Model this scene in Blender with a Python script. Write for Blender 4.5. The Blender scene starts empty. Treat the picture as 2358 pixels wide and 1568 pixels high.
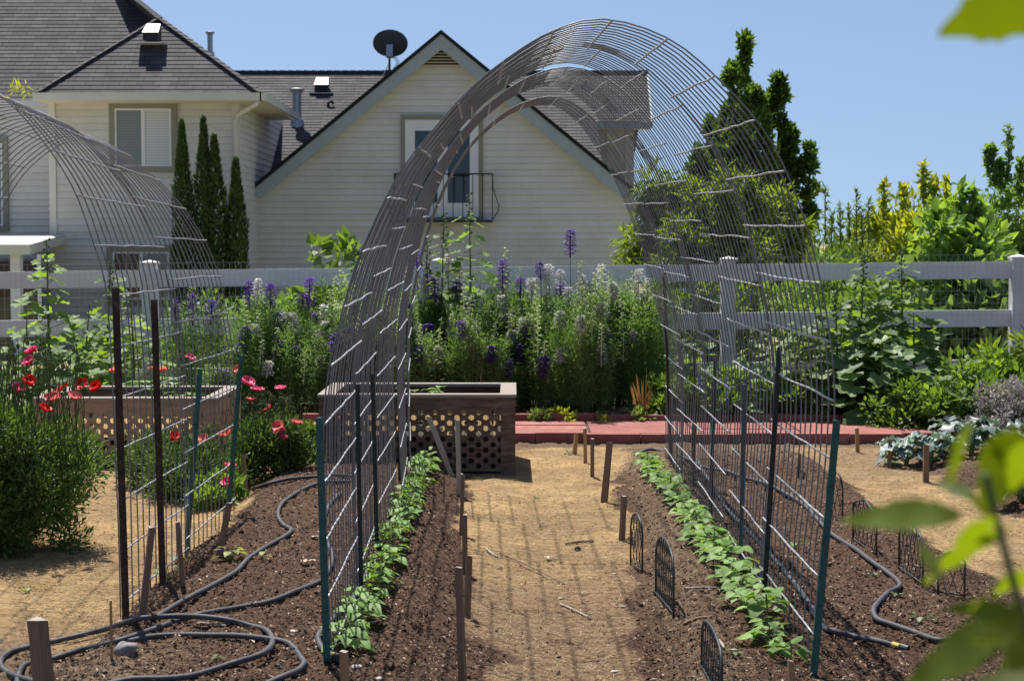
import bpy, math, random
import numpy as np
from mathutils import Vector, Matrix
from math import radians, sin, cos, pi, tan, atan2, sqrt

SC = bpy.context.scene
COL = SC.collection
R = random.Random(11)
rng = np.random.default_rng(11)

# ------------------------------------------------------------------ camera
F_PX, CX, CY, HZ, EYE = 3996.0, 1179.0, 784.0, 560.0, 1.5     # photo measured 2358 px wide
PITCH = math.atan((CY - HZ) / F_PX)
cam_d = bpy.data.cameras.new('camera'); cam = bpy.data.objects.new('camera', cam_d); COL.objects.link(cam)
cam.location = (0, 0, EYE); cam.rotation_euler = (pi / 2 - PITCH, 0, 0)
cam_d.sensor_width = 36; cam_d.lens = 36 * F_PX / 2358.0
cam_d.clip_start = 0.05; cam_d.clip_end = 6000
cam_d.dof.use_dof = True; cam_d.dof.focus_distance = 8.5; cam_d.dof.aperture_fstop = 9
SC.camera = cam

# ------------------------------------------------------------------ light
SUN_EL, SUN_AZ = radians(61), radians(-20)       # azimuth from +Y towards +X
w = bpy.data.worlds.new('World'); SC.world = w; w.use_nodes = True
wn = w.node_tree.nodes; wl = w.node_tree.links
sky = wn.new('ShaderNodeTexSky'); sky.sky_type = 'NISHITA'; sky.sun_disc = False
sky.sun_elevation = SUN_EL; sky.sun_rotation = SUN_AZ
sky.air_density = 1.0; sky.dust_density = 0.6; sky.ozone_density = 1.5; sky.altitude = 300
wn['Background'].inputs['Strength'].default_value = 0.082
tcw = wn.new('ShaderNodeTexCoord'); mpw = wn.new('ShaderNodeMapping'); mpw.inputs['Location'].default_value = (0, 0, .17); mpw.inputs['Scale'].default_value = (1, 1, .83)
nmw = wn.new('ShaderNodeVectorMath'); nmw.operation = 'NORMALIZE'     # clear dry air: the blue reaches down to the horizon
wl.new(tcw.outputs['Generated'], mpw.inputs['Vector']); wl.new(mpw.outputs[0], nmw.inputs[0]); wl.new(nmw.outputs[0], sky.inputs['Vector'])
wl.new(sky.outputs[0], wn['Background'].inputs['Color'])
sd = bpy.data.lights.new('sun', 'SUN'); sd.energy = 5.0; sd.angle = radians(0.55); sd.color = (1.0, 0.955, 0.88)
so = bpy.data.objects.new('sun', sd); COL.objects.link(so)
to_sun = Vector((sin(SUN_AZ) * cos(SUN_EL), cos(SUN_AZ) * cos(SUN_EL), sin(SUN_EL)))
so.rotation_euler = (-to_sun).to_track_quat('-Z', 'Y').to_euler(); so.location = (-20, 30, 50)
SC.view_settings.view_transform = 'Standard'; SC.view_settings.look = 'None'
SC.view_settings.exposure = 0.55; SC.view_settings.gamma = 1.0
SC.cycles.max_bounces = 8; SC.cycles.transparent_max_bounces = 8

# ------------------------------------------------------------------ helpers
def ray(px, py):
    r, u = (px - CX) / F_PX, -(py - CY) / F_PX
    return Vector((r, cos(PITCH) + u * sin(PITCH), -sin(PITCH) + u * cos(PITCH)))
def at(px, py, Y):
    d = ray(px, py); return Vector((0, 0, EYE)) + d * (Y / d.y)
def pix(p):
    p = Vector(p) - Vector((0, 0, EYE))
    f = p.y * cos(PITCH) - p.z * sin(PITCH); u = p.y * sin(PITCH) + p.z * cos(PITCH)
    return CX + F_PX * p.x / f, CY - F_PX * u / f
def gpt(px, py, dz=0.0):
    z = 0.0
    for _ in range(7):
        d = ray(px, py); t = (z + dz - EYE) / d.z; x, y = d.x * t, d.y * t
        z = float(gz(np.array([x]), np.array([y]))[0])
    return Vector((x, y, z + dz))

_lat = rng.random((256, 256))
def vnoise(x, y):
    xi = np.floor(x).astype(int); yi = np.floor(y).astype(int); fx = x - xi; fy = y - yi
    fx = fx * fx * (3 - 2 * fx); fy = fy * fy * (3 - 2 * fy)
    a = _lat[xi % 256, yi % 256]; b = _lat[(xi + 1) % 256, yi % 256]
    c = _lat[xi % 256, (yi + 1) % 256]; d = _lat[(xi + 1) % 256, (yi + 1) % 256]
    return (a * (1 - fx) + b * fx) * (1 - fy) + (c * (1 - fx) + d * fx) * fy - 0.5
def fbm(x, y, s, o=4):
    v = 0; amp = 1
    for i in range(o):
        v = v + amp * vnoise(x * s + 17.3 * i, y * s + 5.1 * i); s *= 2.03; amp *= 0.5
    return v
def sst(a, b, x):
    t = np.clip((x - a) / (b - a), 0, 1); return t * t * (3 - 2 * t)

class MB:
    def __init__(s): s.v = []; s.f = []; s.n = 0
    def add(s, v, *faces):
        v = np.asarray(v, dtype=np.float64).reshape(-1, 3)
        for f in faces:
            f = np.asarray(f, dtype=np.int64)
            if f.size: s.f.append(f.reshape(len(f), -1) + s.n)
        s.v.append(v); s.n += len(v)
    def poly(s, pts): s.add([tuple(p) for p in pts], [list(range(len(pts)))])
    def box(s, x0, x1, y0, y1, z0, z1):
        s.add([(x0,y0,z0),(x1,y0,z0),(x1,y1,z0),(x0,y1,z0),(x0,y0,z1),(x1,y0,z1),(x1,y1,z1),(x0,y1,z1)],
              [(0,3,2,1),(4,5,6,7),(0,1,5,4),(1,2,6,5),(2,3,7,6),(3,0,4,7)])
    def beam(s, a, b, w, h, up=(0, 0, 1), w2=None, h2=None):
        a, b = Vector(a), Vector(b); d = (b - a).normalized(); up = Vector(up)
        x = d.cross(up)
        if x.length < 1e-4: x = d.cross(Vector((0, 1, 0)))
        x.normalize(); y = x.cross(d); w2 = w if w2 is None else w2; h2 = h if h2 is None else h2
        v = []
        for p, ww, hh in ((a, w, h), (b, w2, h2)):
            for i, j in ((-1,-1),(1,-1),(1,1),(-1,1)): v.append(tuple(p + x * (i * ww / 2) + y * (j * hh / 2)))
        s.add(v, [(0,3,2,1),(4,5,6,7),(0,1,5,4),(1,2,6,5),(2,3,7,6),(3,0,4,7)])
    def tube(s, pts, r, n=6, caps=True):
        P = np.array([tuple(p) for p in pts], dtype=float); m = len(P)
        rr = np.full(m, r) if np.isscalar(r) else np.asarray(r, float)
        T = np.gradient(P, axis=0); T /= np.linalg.norm(T, axis=1)[:, None] + 1e-12
        ref = np.array([0, 0, 1.0]) if abs(T[0, 2]) < 0.9 else np.array([1.0, 0, 0])
        nrm = np.cross(T[0], ref); nrm /= np.linalg.norm(nrm); V = []
        ang = np.arange(n) * 2 * pi / n
        for i in range(m):
            nrm = nrm - T[i] * nrm.dot(T[i]); nrm /= np.linalg.norm(nrm) + 1e-12
            bi = np.cross(T[i], nrm)
            V.append(P[i] + rr[i] * (np.cos(ang)[:, None] * nrm + np.sin(ang)[:, None] * bi))
        V = np.concatenate(V); i = np.arange(m - 1)[:, None] * n; j = np.arange(n)[None, :]; k = (j + 1) % n
        q = np.stack([i + j, i + k, i + n + k, i + n + j], -1).reshape(-1, 4)
        if caps: s.add(V, q, [list(range(n))[::-1]], [[(m - 1) * n + a for a in range(n)]])
        else: s.add(V, q)
    def lathe(s, c, prof, n=16):
        c = Vector(c); V = []; m = len(prof)
        for r, z in prof:
            for k in range(n): V.append((c.x + r * cos(2*pi*k/n), c.y + r * sin(2*pi*k/n), c.z + z))
        q = [(i*n+k, i*n+(k+1) % n, (i+1)*n+(k+1) % n, (i+1)*n+k) for i in range(m-1) for k in range(n)]
        s.add(V, q, [list(range(n))[::-1]], [[(m-1)*n+k for k in range(n)]])
    def cloud(s, P, D, N, L, W, fold=0.12):
        P = np.asarray(P); n = len(P); L = np.broadcast_to(L, (n,))[:, None]; W = np.broadcast_to(W, (n,))[:, None]
        D = D / (np.linalg.norm(D, axis=1)[:, None] + 1e-9); S = np.cross(D, N); S /= np.linalg.norm(S, axis=1)[:, None] + 1e-9
        U = np.cross(S, D)
        V = np.stack([P, P + D * L * .45 + S * W / 2 + U * fold * W, P + D * L, P + D * L * .45 - S * W / 2 + U * fold * W], 1).reshape(-1, 3)
        b = np.arange(n)[:, None] * 4
        s.add(V, np.concatenate([b + [0, 1, 2], b + [0, 2, 3]]))
    def leaf(s, base, d, up, L, W, prof=None, droop=0.25, fold=0.15, k=5, wav=0.0):
        base, d, up = Vector(base), Vector(d).normalized(), Vector(up)
        sd_ = d.cross(up)
        if sd_.length < 1e-3: sd_ = d.cross(Vector((1, 0, 0)))
        sd_.normalize(); n = sd_.cross(d).normalized(); V = []
        prof = prof or (lambda t: sin(pi * min(1, t ** 0.75)) )
        for i in range(k + 1):
            t = i / k; c = base + d * (L * t) - Vector((0, 0, 1)) * (droop * L * t * t)
            h = W / 2 * prof(t); wv = wav * W * sin(t * 17)
            V += [tuple(c + sd_ * h + n * (fold * h + wv)), tuple(c), tuple(c - sd_ * h + n * (fold * h - wv))]
        f = []
        for i in range(k):
            a = i * 3; f += [(a, a+1, a+4, a+3), (a+1, a+2, a+5, a+4)]
        s.add(V, f)
    def palm(s, base, d, n, L, lobes=5, cut=0.35, cup=0.12, m=20):
        """a lobed rounded leaf blade, its stalk joining near the back edge"""
        base, d, n = Vector(base), Vector(d).normalized(), Vector(n).normalized()
        x = d.cross(n).normalized(); n = x.cross(d).normalized(); c = base + d * L * .35
        V = [tuple(c)]
        for i in range(m):
            a = -pi + 2 * pi * (i + .5) / m
            r = L * .62 * (1 - cut + cut * abs(cos(a * lobes / 2.0))) * (0.55 if abs(a) > 2.8 else 1) * R.uniform(.92, 1.06)
            V.append(tuple(c + d * (r * cos(a)) + x * (r * sin(a)) + n * (cup * L * ((r / L) ** 2) * 2 * R.uniform(.2, 1.4) - L*.02*sin(a*5))))
        s.add(V, [(0, i + 1, (i + 1) % m + 1) for i in range(m)])
    def mesh(s, name, smooth=False):
        me = bpy.data.meshes.new(name)
        if not s.v: return me
        V = np.concatenate(s.v); me.vertices.add(len(V)); me.vertices.foreach_set('co', V.ravel())
        li = np.concatenate([f.ravel() for f in s.f]); tot = np.concatenate([np.full(len(f), f.shape[1]) for f in s.f])
        st = np.concatenate([[0], np.cumsum(tot)[:-1]])
        me.loops.add(len(li)); me.loops.foreach_set('vertex_index', li.astype(np.int32))
        me.polygons.add(len(tot)); me.polygons.foreach_set('loop_start', st.astype(np.int32)); me.polygons.foreach_set('loop_total', tot.astype(np.int32))
        me.polygons.foreach_set('use_smooth', np.full(len(tot), bool(smooth)))
        me.update(calc_edges=True); me.validate()
        return me
    def obj(s, name, mat, parent=None, smooth=False, loc=None):
        """vertices are given in world space unless the parent sits at a place of its own (then relative to it)"""
        if parent is not None and loc is None:
            off = np.array(parent.location); s.v = [np.concatenate(s.v) - off]
        o = bpy.data.objects.new(name, s.mesh(name, smooth)); COL.objects.link(o)
        if mat: o.data.materials.append(mat)
        if parent is not None: o.parent = parent
        return o

def tag(o, label=None, cat=None, group=None, kind=None):
    if label: o['label'] = label
    if cat: o['category'] = cat
    if group: o['group'] = group
    if kind: o['kind'] = kind
    return o
def thing(name, label, cat, loc=(0, 0, 0), group=None):
    o = bpy.data.objects.new(name, None); COL.objects.link(o); o.location = loc; o.empty_display_size = .1
    return tag(o, label, cat, group)
def dup(root, loc, rz=0.0, sc=1.0, label=None):
    c = root.copy(); COL.objects.link(c); c.location = loc; c.rotation_euler = (0, 0, rz)
    c.scale = (sc, sc, sc) if np.isscalar(sc) else sc
    if label: c['label'] = label
    for ch in list(root.children):
        d = ch.copy(); COL.objects.link(d); d.parent = c
        for g in list(ch.children):
            e = g.copy(); COL.objects.link(e); e.parent = d
    return c
ORD = ('first second third fourth fifth sixth seventh eighth ninth tenth eleventh twelfth thirteenth fourteenth fifteenth sixteenth seventeenth eighteenth nineteenth twentieth').split()
_T = ['', 'twenty', 'thirty', 'forty', 'fifty', 'sixty', 'seventy', 'eighty', 'ninety']
def ordinal(i):
    if i < 20: return ORD[i]
    n = i + 1
    if n % 10 == 0: return {30: 'thirtieth', 40: 'fortieth', 50: 'fiftieth', 60: 'sixtieth', 70: 'seventieth', 80: 'eightieth'}[n]
    return _T[n // 10 - 1] + '-' + ORD[n % 10 - 1]

# ------------------------------------------------------------------ materials
def nt(name):
    m = bpy.data.materials.new(name); m.use_nodes = True; t = m.node_tree
    return m, t, t.nodes, t.links, t.nodes['Principled BSDF']
def ramp(nodes, stops):
    r = nodes.new('ShaderNodeValToRGB'); e = r.color_ramp.elements
    while len(e) < len(stops): e.new(.5)
    for i, (p, c) in enumerate(stops): e[i].position = p; e[i].color = (*c, 1) if len(c) == 3 else c
    return r
def surf(name, c1, c2=None, scale=6, rough=.7, metal=0, bump=0, bscale=40, spec=.4, stretch=(1, 1, 1), detail=6, c3=None, island=0):
    m, t, n, l, b = nt(name)
    b.inputs['Roughness'].default_value = rough; b.inputs['Metallic'].default_value = metal
    b.inputs['Specular IOR Level'].default_value = spec; b.inputs['Base Color'].default_value = (*c1, 1)
    tc = n.new('ShaderNodeTexCoord'); mp = n.new('ShaderNodeMapping'); mp.inputs['Scale'].default_value = stretch
    l.new(tc.outputs['Object'], mp.inputs['Vector'])
    if c2:
        z = n.new('ShaderNodeTexNoise'); z.inputs['Scale'].default_value = scale; z.inputs['Detail'].default_value = detail
        z.inputs['Roughness'].default_value = .65
        l.new(mp.outputs[0], z.inputs['Vector'])
        r = ramp(n, [(.3, c1), (.68, c2)] if c3 is None else [(.28, c1), (.5, c2), (.7, c3)])
        l.new(z.outputs['Fac'], r.inputs[0]); out = r.outputs[0]
        if island:
            g = n.new('ShaderNodeNewGeometry'); mr = n.new('ShaderNodeMapRange'); mr.inputs['To Min'].default_value = 1 - island; mr.inputs['To Max'].default_value = 1 + island
            l.new(g.outputs['Random Per Island'], mr.inputs['Value']); mul = n.new('ShaderNodeVectorMath'); mul.operation = 'SCALE'; l.new(out, mul.inputs[0]); l.new(mr.outputs[0], mul.inputs['Scale']); out = mul.outputs[0]
        l.new(out, b.inputs['Base Color'])
    if bump:
        z2 = n.new('ShaderNodeTexNoise'); z2.inputs['Scale'].default_value = bscale; z2.inputs['Detail'].default_value = 5
        l.new(mp.outputs[0], z2.inputs['Vector'])
        bp = n.new('ShaderNodeBump'); bp.inputs['Strength'].default_value = bump; bp.inputs['Distance'].default_value = .01
        l.new(z2.outputs['Fac'], bp.inputs['Height']); l.new(bp.outputs[0], b.inputs['Normal'])
    return m
def leafmat(name, c1, c2, trans=.4, tcol=None, rough=.5, spec=.35, c3=None, objvar=.25):
    m, t, n, l, b = nt(name)
    g = n.new('ShaderNodeNewGeometry'); r = ramp(n, [(.0, c1), (1, c2)] if c3 is None else [(0, c1), (.8, c2), (1, c3)])
    l.new(g.outputs['Random Per Island'], r.inputs[0])
    oi = n.new('ShaderNodeObjectInfo'); mr = n.new('ShaderNodeMapRange')
    mr.inputs['To Min'].default_value = 1 - objvar; mr.inputs['To Max'].default_value = 1 + objvar
    l.new(oi.outputs['Random'], mr.inputs['Value'])
    mul = n.new('ShaderNodeVectorMath'); mul.operation = 'SCALE'
    l.new(r.outputs[0], mul.inputs[0]); l.new(mr.outputs[0], mul.inputs['Scale'])
    l.new(mul.outputs[0], b.inputs['Base Color']); b.inputs['Roughness'].default_value = rough
    b.inputs['Specular IOR Level'].default_value = spec
    tr = n.new('ShaderNodeBsdfTranslucent'); mx = n.new('ShaderNodeMixShader'); mx.inputs[0].default_value = trans
    tm = n.new('ShaderNodeMix'); tm.data_type = 'RGBA'; tm.blend_type = 'MULTIPLY'; tm.inputs[0].default_value = 1
    tm.inputs[7].default_value = (*(tcol or (1.9, 1.7, .6)), 1)
    l.new(mul.outputs[0], tm.inputs[6]); l.new(tm.outputs[2], tr.inputs['Color'])
    l.new(b.outputs[0], mx.inputs[1]); l.new(tr.outputs[0], mx.inputs[2])
    l.new(mx.outputs[0], n['Material Output'].inputs['Surface'])
    return m
M = {}
M['siding'] = surf('cream siding paint', (.655, .64, .60), (.735, .72, .675), scale=.9, rough=.55, stretch=(1, 1, 5), spec=.3, detail=9, c3=(.69, .665, .61))
def sidingmat():
    m, t, n, l, b = nt('cream lap siding paint'); b.inputs['Roughness'].default_value = .55; b.inputs['Specular IOR Level'].default_value = .3
    tc = n.new('ShaderNodeTexCoord'); sx = n.new('ShaderNodeSeparateXYZ'); ad = n.new('ShaderNodeMath'); cx = n.new('ShaderNodeCombineXYZ')
    l.new(tc.outputs['Object'], sx.inputs[0]); l.new(sx.outputs[0], ad.inputs[0]); l.new(sx.outputs[1], ad.inputs[1]); l.new(ad.outputs[0], cx.inputs[0]); l.new(sx.outputs[2], cx.inputs[1])
    br = n.new('ShaderNodeTexBrick'); br.offset = .37; br.offset_frequency = 2
    for k, v in (('Color1', (.69, .675, .63, 1)), ('Color2', (.74, .725, .68, 1)), ('Mortar', (.46, .44, .40, 1))): br.inputs[k].default_value = v
    for k, v in (('Scale', 1), ('Mortar Size', .0022), ('Mortar Smooth', 0), ('Brick Width', 3.3), ('Row Height', .132)): br.inputs[k].default_value = v
    l.new(cx.outputs[0], br.inputs['Vector'])
    z = n.new('ShaderNodeTexNoise'); z.inputs['Scale'].default_value = .9; z.inputs['Detail'].default_value = 9; z.inputs['Roughness'].default_value = .7; l.new(tc.outputs['Object'], z.inputs['Vector'])
    r = ramp(n, [(.32, (.86, .84, .80)), (.55, (1, 1, 1))]); l.new(z.outputs['Fac'], r.inputs[0])
    mx = n.new('ShaderNodeMix'); mx.data_type = 'RGBA'; mx.blend_type = 'MULTIPLY'; mx.inputs[0].default_value = 1
    l.new(br.outputs[0], mx.inputs[6]); l.new(r.outputs[0], mx.inputs[7]); l.new(mx.outputs[2], b.inputs['Base Color']); return m
M['siding'] = sidingmat()
M['boardwall'] = surf('pale board wall paint', (.56, .52, .45), (.62, .58, .52), scale=.8, rough=.6)
M['rake'] = surf('blue grey fascia paint', (.33, .38, .40), (.38, .43, .45), scale=3, rough=.5)
M['olive'] = surf('olive window trim paint', (.24, .235, .175), (.28, .27, .21), scale=3, rough=.55)
M['white'] = surf('white vinyl', (.74, .74, .76), (.80, .80, .81), scale=4, rough=.35, spec=.5)
M['gutter'] = surf('cream gutter enamel', (.66, .64, .56), (.72, .70, .62), scale=2, rough=.4)
M['soffit'] = surf('cream soffit paint', (.70, .62, .46), rough=.6)
M['vinyl'] = surf('white fence vinyl', (.70, .675, .66), (.80, .785, .78), scale=3.5, rough=.42, bump=.05, bscale=8, detail=9)
M['iron'] = surf('black iron', (.015, .016, .017), rough=.5, spec=.5)
M['edging'] = surf('grey green coated wire', (.03, .04, .038), (.06, .075, .07), scale=30, rough=.5)
M['blackmetal'] = surf('black vent paint', (.012, .012, .013), (.02, .02, .02), rough=.6)
M['galv'] = surf('galvanised sheet', (.42, .44, .46), (.55, .57, .58), scale=12, rough=.42, metal=.7)
M['flash'] = surf('pale flashing', (.75, .74, .70), (.8, .79, .76), rough=.5)
M['wire'] = surf('galvanised rod', (.135, .132, .132), (.22, .216, .216), scale=9, rough=.5, metal=.15, spec=.45, c3=(.27, .265, .265))
M['rod'] = surf('sunlit galvanised rod', (.34, .34, .35), (.50, .50, .51), scale=14, rough=.42, metal=.25, spec=.6)  # paler than the wires: sun on the rods put into the colour
M['dishgrey'] = surf('grey dish paint', (.06, .065, .072), (.075, .08, .085), rough=.5)
M['greenpost'] = surf('green post enamel', (.018, .10, .085), (.03, .13, .11), scale=20, rough=.45, c3=(.012, .07, .06))
M['darkpost'] = surf('dark green post enamel', (.018, .028, .028), (.03, .045, .043), scale=25, rough=.5)
M['rustpost'] = surf('rusty brown post', (.025, .016, .013), (.055, .032, .022), scale=30, rough=.8, c3=(.10, .07, .055), bump=.3, bscale=80)
M['greypost'] = surf('grey post enamel', (.09, .11, .115), (.12, .145, .145), scale=25, rough=.5)
M['hose'] = surf('black rubber soaker hose', (.035, .035, .042), (.065, .066, .075), scale=30, rough=.62, bump=.25, bscale=300, spec=.4, c3=(.09, .088, .092))
M['brass'] = surf('brass fitting', (.55, .40, .12), rough=.35, metal=.9)
M['stake'] = surf('weathered stake wood', (.17, .105, .07), (.27, .18, .12), scale=10, rough=.85, stretch=(14, 14, 1), bump=.3, bscale=30)
M['stakepale'] = surf('grey weathered lath', (.34, .29, .24), (.46, .41, .35), scale=10, rough=.85, stretch=(14, 14, 1), bump=.3, bscale=30)
M['stakeorange'] = surf('fresh orange stake wood', (.34, .19, .09), (.44, .27, .14), scale=10, rough=.8, stretch=(14, 14, 1))
M['planter'] = surf('brown weathered planter', (.075, .045, .032), (.15, .096, .07), scale=9, rough=.85, c3=(.26, .19, .15), bump=.4, bscale=50, stretch=(1, 1, 5), detail=9)
M['planterpale'] = surf('tan weathered planter', (.22, .14, .095), (.34, .24, .17), scale=8, rough=.8, c3=(.42, .31, .23), bump=.3, bscale=60, stretch=(1, 1, 4), detail=9)
M['rim'] = surf('sunlit rim timber', (.24, .19, .155), (.36, .30, .26), scale=6, rough=.8, stretch=(1, 6, 6), bump=.4, bscale=40, detail=9)  # pale top strip: sunlight on the rim put into its colour
M['dark'] = surf('dark soil and vent shade', (.03, .022, .016), (.05, .035, .025), scale=20, rough=.95)  # soil, and the painted shade behind the gable louvers
M['red'] = surf('red painted concrete', (.24, .066, .056), (.30, .096, .082), scale=7, rough=.8, c3=(.35, .16, .125), bump=.35, bscale=60, island=.2, detail=9)
M['joint'] = surf('dark joint sand', (.07, .045, .035), rough=.95)
M['stone'] = surf('grey rough stone', (.15, .14, .15), (.30, .28, .29), scale=18, rough=.9, bump=.6, bscale=40)
M['dryleaf'] = surf('dry leaf', (.45, .33, .26), (.55, .42, .36), scale=20, rough=.8)
M['bark'] = surf('grey brown bark', (.09, .07, .05), (.16, .125, .095), scale=12, rough=.9, stretch=(3, 3, .6), bump=.5)
M['stem'] = leafmat('green stem', (.09, .15, .04), (.13, .20, .06), trans=.1)
def glassmat():
    m, t, n, l, b = nt('window glass'); b.inputs['Base Color'].default_value = (.012, .016, .018, 1)
    b.inputs['Roughness'].default_value = .06; b.inputs['Specular IOR Level'].default_value = .8; return m
M['glass'] = glassmat()
def blindmat(name, c, k):
    m, t, n, l, b = nt(name); b.inputs['Base Color'].default_value = (*c, 1); b.inputs['Roughness'].default_value = .35
    tc = n.new('ShaderNodeTexCoord'); wv = n.new('ShaderNodeTexWave'); wv.bands_direction = 'Z'; wv.inputs['Scale'].default_value = k
    l.new(tc.outputs['Object'], wv.inputs['Vector']); r = ramp(n, [(.0, tuple(x * .72 for x in c)), (.35, c)])
    l.new(wv.outputs['Fac'], r.inputs[0]); l.new(r.outputs[0], b.inputs['Base Color']); return m
M['blind'] = blindmat('white blinds behind glass', (.62, .65, .68), 6)
M['screen'] = blindmat('grey insect screen', (.22, .25, .265), 6)
def roofmat():
    m, t, n, l, b = nt('charcoal shingles'); b.inputs['Roughness'].default_value = .85; b.inputs['Specular IOR Level'].default_value = .25
    uv = n.new('ShaderNodeUVMap'); br = n.new('ShaderNodeTexBrick')
    br.inputs['Color1'].default_value = (.058, .055, .061, 1); br.inputs['Color2'].default_value = (.098, .093, .102, 1)
    br.inputs['Mortar'].default_value = (.026, .025, .028, 1); br.inputs['Scale'].default_value = 1  # dark lines paint the gaps between shingle tabs and the tabs' shadow
    br.inputs['Mortar Size'].default_value = .007; br.inputs['Brick Width'].default_value = .33; br.inputs['Row Height'].default_value = .15
    br.offset = .37; br.inputs['Bias'].default_value = .0
    l.new(uv.outputs[0], br.inputs['Vector'])
    z = n.new('ShaderNodeTexNoise'); z.inputs['Scale'].default_value = 2.2; z.inputs['Detail'].default_value = 8; l.new(uv.outputs[0], z.inputs['Vector'])
    r = ramp(n, [(.3, (.8, .78, .8)), (.7, (1.2, 1.18, 1.14))]); l.new(z.outputs['Fac'], r.inputs[0])
    mx = n.new('ShaderNodeMix'); mx.data_type = 'RGBA'; mx.blend_type = 'MULTIPLY'; mx.inputs[0].default_value = 1
    l.new(br.outputs[0], mx.inputs[6]); l.new(r.outputs[0], mx.inputs[7]); l.new(mx.outputs[2], b.inputs['Base Color'])
    return m
M['roof'] = roofmat()
M['cap'] = surf('ridge cap shingle', (.05, .043, .047), (.08, .07, .075), scale=8, rough=.85)
M['edge'] = surf('black shingle edge', (.014, .015, .017), rough=.9)
# ------------------------------------------------------------------ ground
def path_l(y): return -.12 - (y - 5.5) * .037
def path_r(y): return .47 + (y - 5.5) * .042
def zones(x, y):
    n = fbm(x, y, 2.2, 3) * .22; n2 = fbm(x + 40, y + 9, 3.5, 3) * .16
    yy = np.clip(y, 4, 12.6)
    l, r = path_l(yy), path_r(yy)
    p1 = sst(-.10, .12, x - l + n) * sst(-.10, .14, r - x + n2)
    p1 = np.where(y > 11.0, np.maximum(p1, sst(10.9, 11.4, y) * sst(-2.0, -1.2, x) * sst(1.1, .5, x + n)), p1)
    p2 = sst(-.10, .14, x - 2.08 + (8 - yy) * -.03 + n) * sst(-.1, .16, 2.78 - x + n2) 
    p3 = sst(-.10, .16, -1.47 - x + n + .10 * sst(7.0, 6.0, y) * 0) * sst(6.1, 6.9, y + n * 2)
    p1 = p1 * (1 - .30 * sst(9.2, 6.6, y)) * (1 - .3 * sst(.0, .5, fbm(x, y + 30, 5.5, 4)))
    s = np.clip(np.maximum(np.maximum(p1, p2), p3), 0, 1) * sst(12.9, 12.4, y + n)
    return s
def gz(x, y):
    yy = np.clip(y, 4, 12.6); l, r = path_l(yy), path_r(yy)
    bl = sst(l + .02, l - .26, x) * sst(-1.62, -1.36, x) * sst(11.6, 10.8, y)
    brr = sst(r - .02, r + .26, x) * sst(2.14, 1.86, x) * sst(12.3, 11.5, y)
    b3 = sst(2.7, 2.95, x) * sst(12.6, 12.0, y) * .7
    h = .10 * (bl + brr + b3)
    h = h + .02 * sst(.35, 0, np.abs(x - .18)) * -1 * sst(12, 11, y)
    h = h - .55 * sst(16.2, 24, y)
    back = sst(14.0, 14.3, y) * .10 * sst(15.7, 15.5, y)
    near = sst(17, 14, y)
    soil = 1 - zones(x, y)
    clod = fbm(x, y, 16, 3)
    h = h + near * (.012 * fbm(x, y, 3, 4) + soil * (.012 * np.maximum(fbm(x + 3, y, 37, 2), -.1) + .016 * clod + .010 * np.maximum(clod, 0.05)) + (1 - soil) * .006 * fbm(x, y, 22, 3)) + back
    return h
def axis(dense_a, dense_b, st, lo, hi, g=1.35):
    a = list(np.arange(dense_a, dense_b, st)); s = st
    v = a[-1]
    while v < hi: s *= g; v += s; a.append(v)
    v = a[0]; s = st; pre = []
    while v > lo: s *= g; v -= s; pre.append(v)
    return np.array(pre[::-1] + a)
GX = axis(-2.9, 3.3, .014, -900, 900, 1.28); 
gy = [4.6]; 
while gy[-1] < 15.6: gy.append(gy[-1] + .012 * max(1, (gy[-1] / 6.0) ** 1.6))
s = .05
while gy[-1] < 4000: s *= 1.25; gy.append(gy[-1] + s)
v = 4.6; s = .012; pre = []
while v > -400: s *= 1.4; v -= s; pre.append(v)
GY = np.array(pre[::-1] + gy)
X, Y = np.meshgrid(GX, GY, indexing='xy'); nx, ny = len(GX), len(GY)
xs, ys = X.ravel(), Y.ravel()
zs = gz(xs, ys)
g = MB(); i = np.arange(ny - 1)[:, None] * nx; j = np.arange(nx - 1)[None, :]
g.add(np.stack([xs, ys, zs], 1), np.stack([i + j, i + j + 1, i + nx + j + 1, i + nx + j], -1).reshape(-1, 4))
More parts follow.
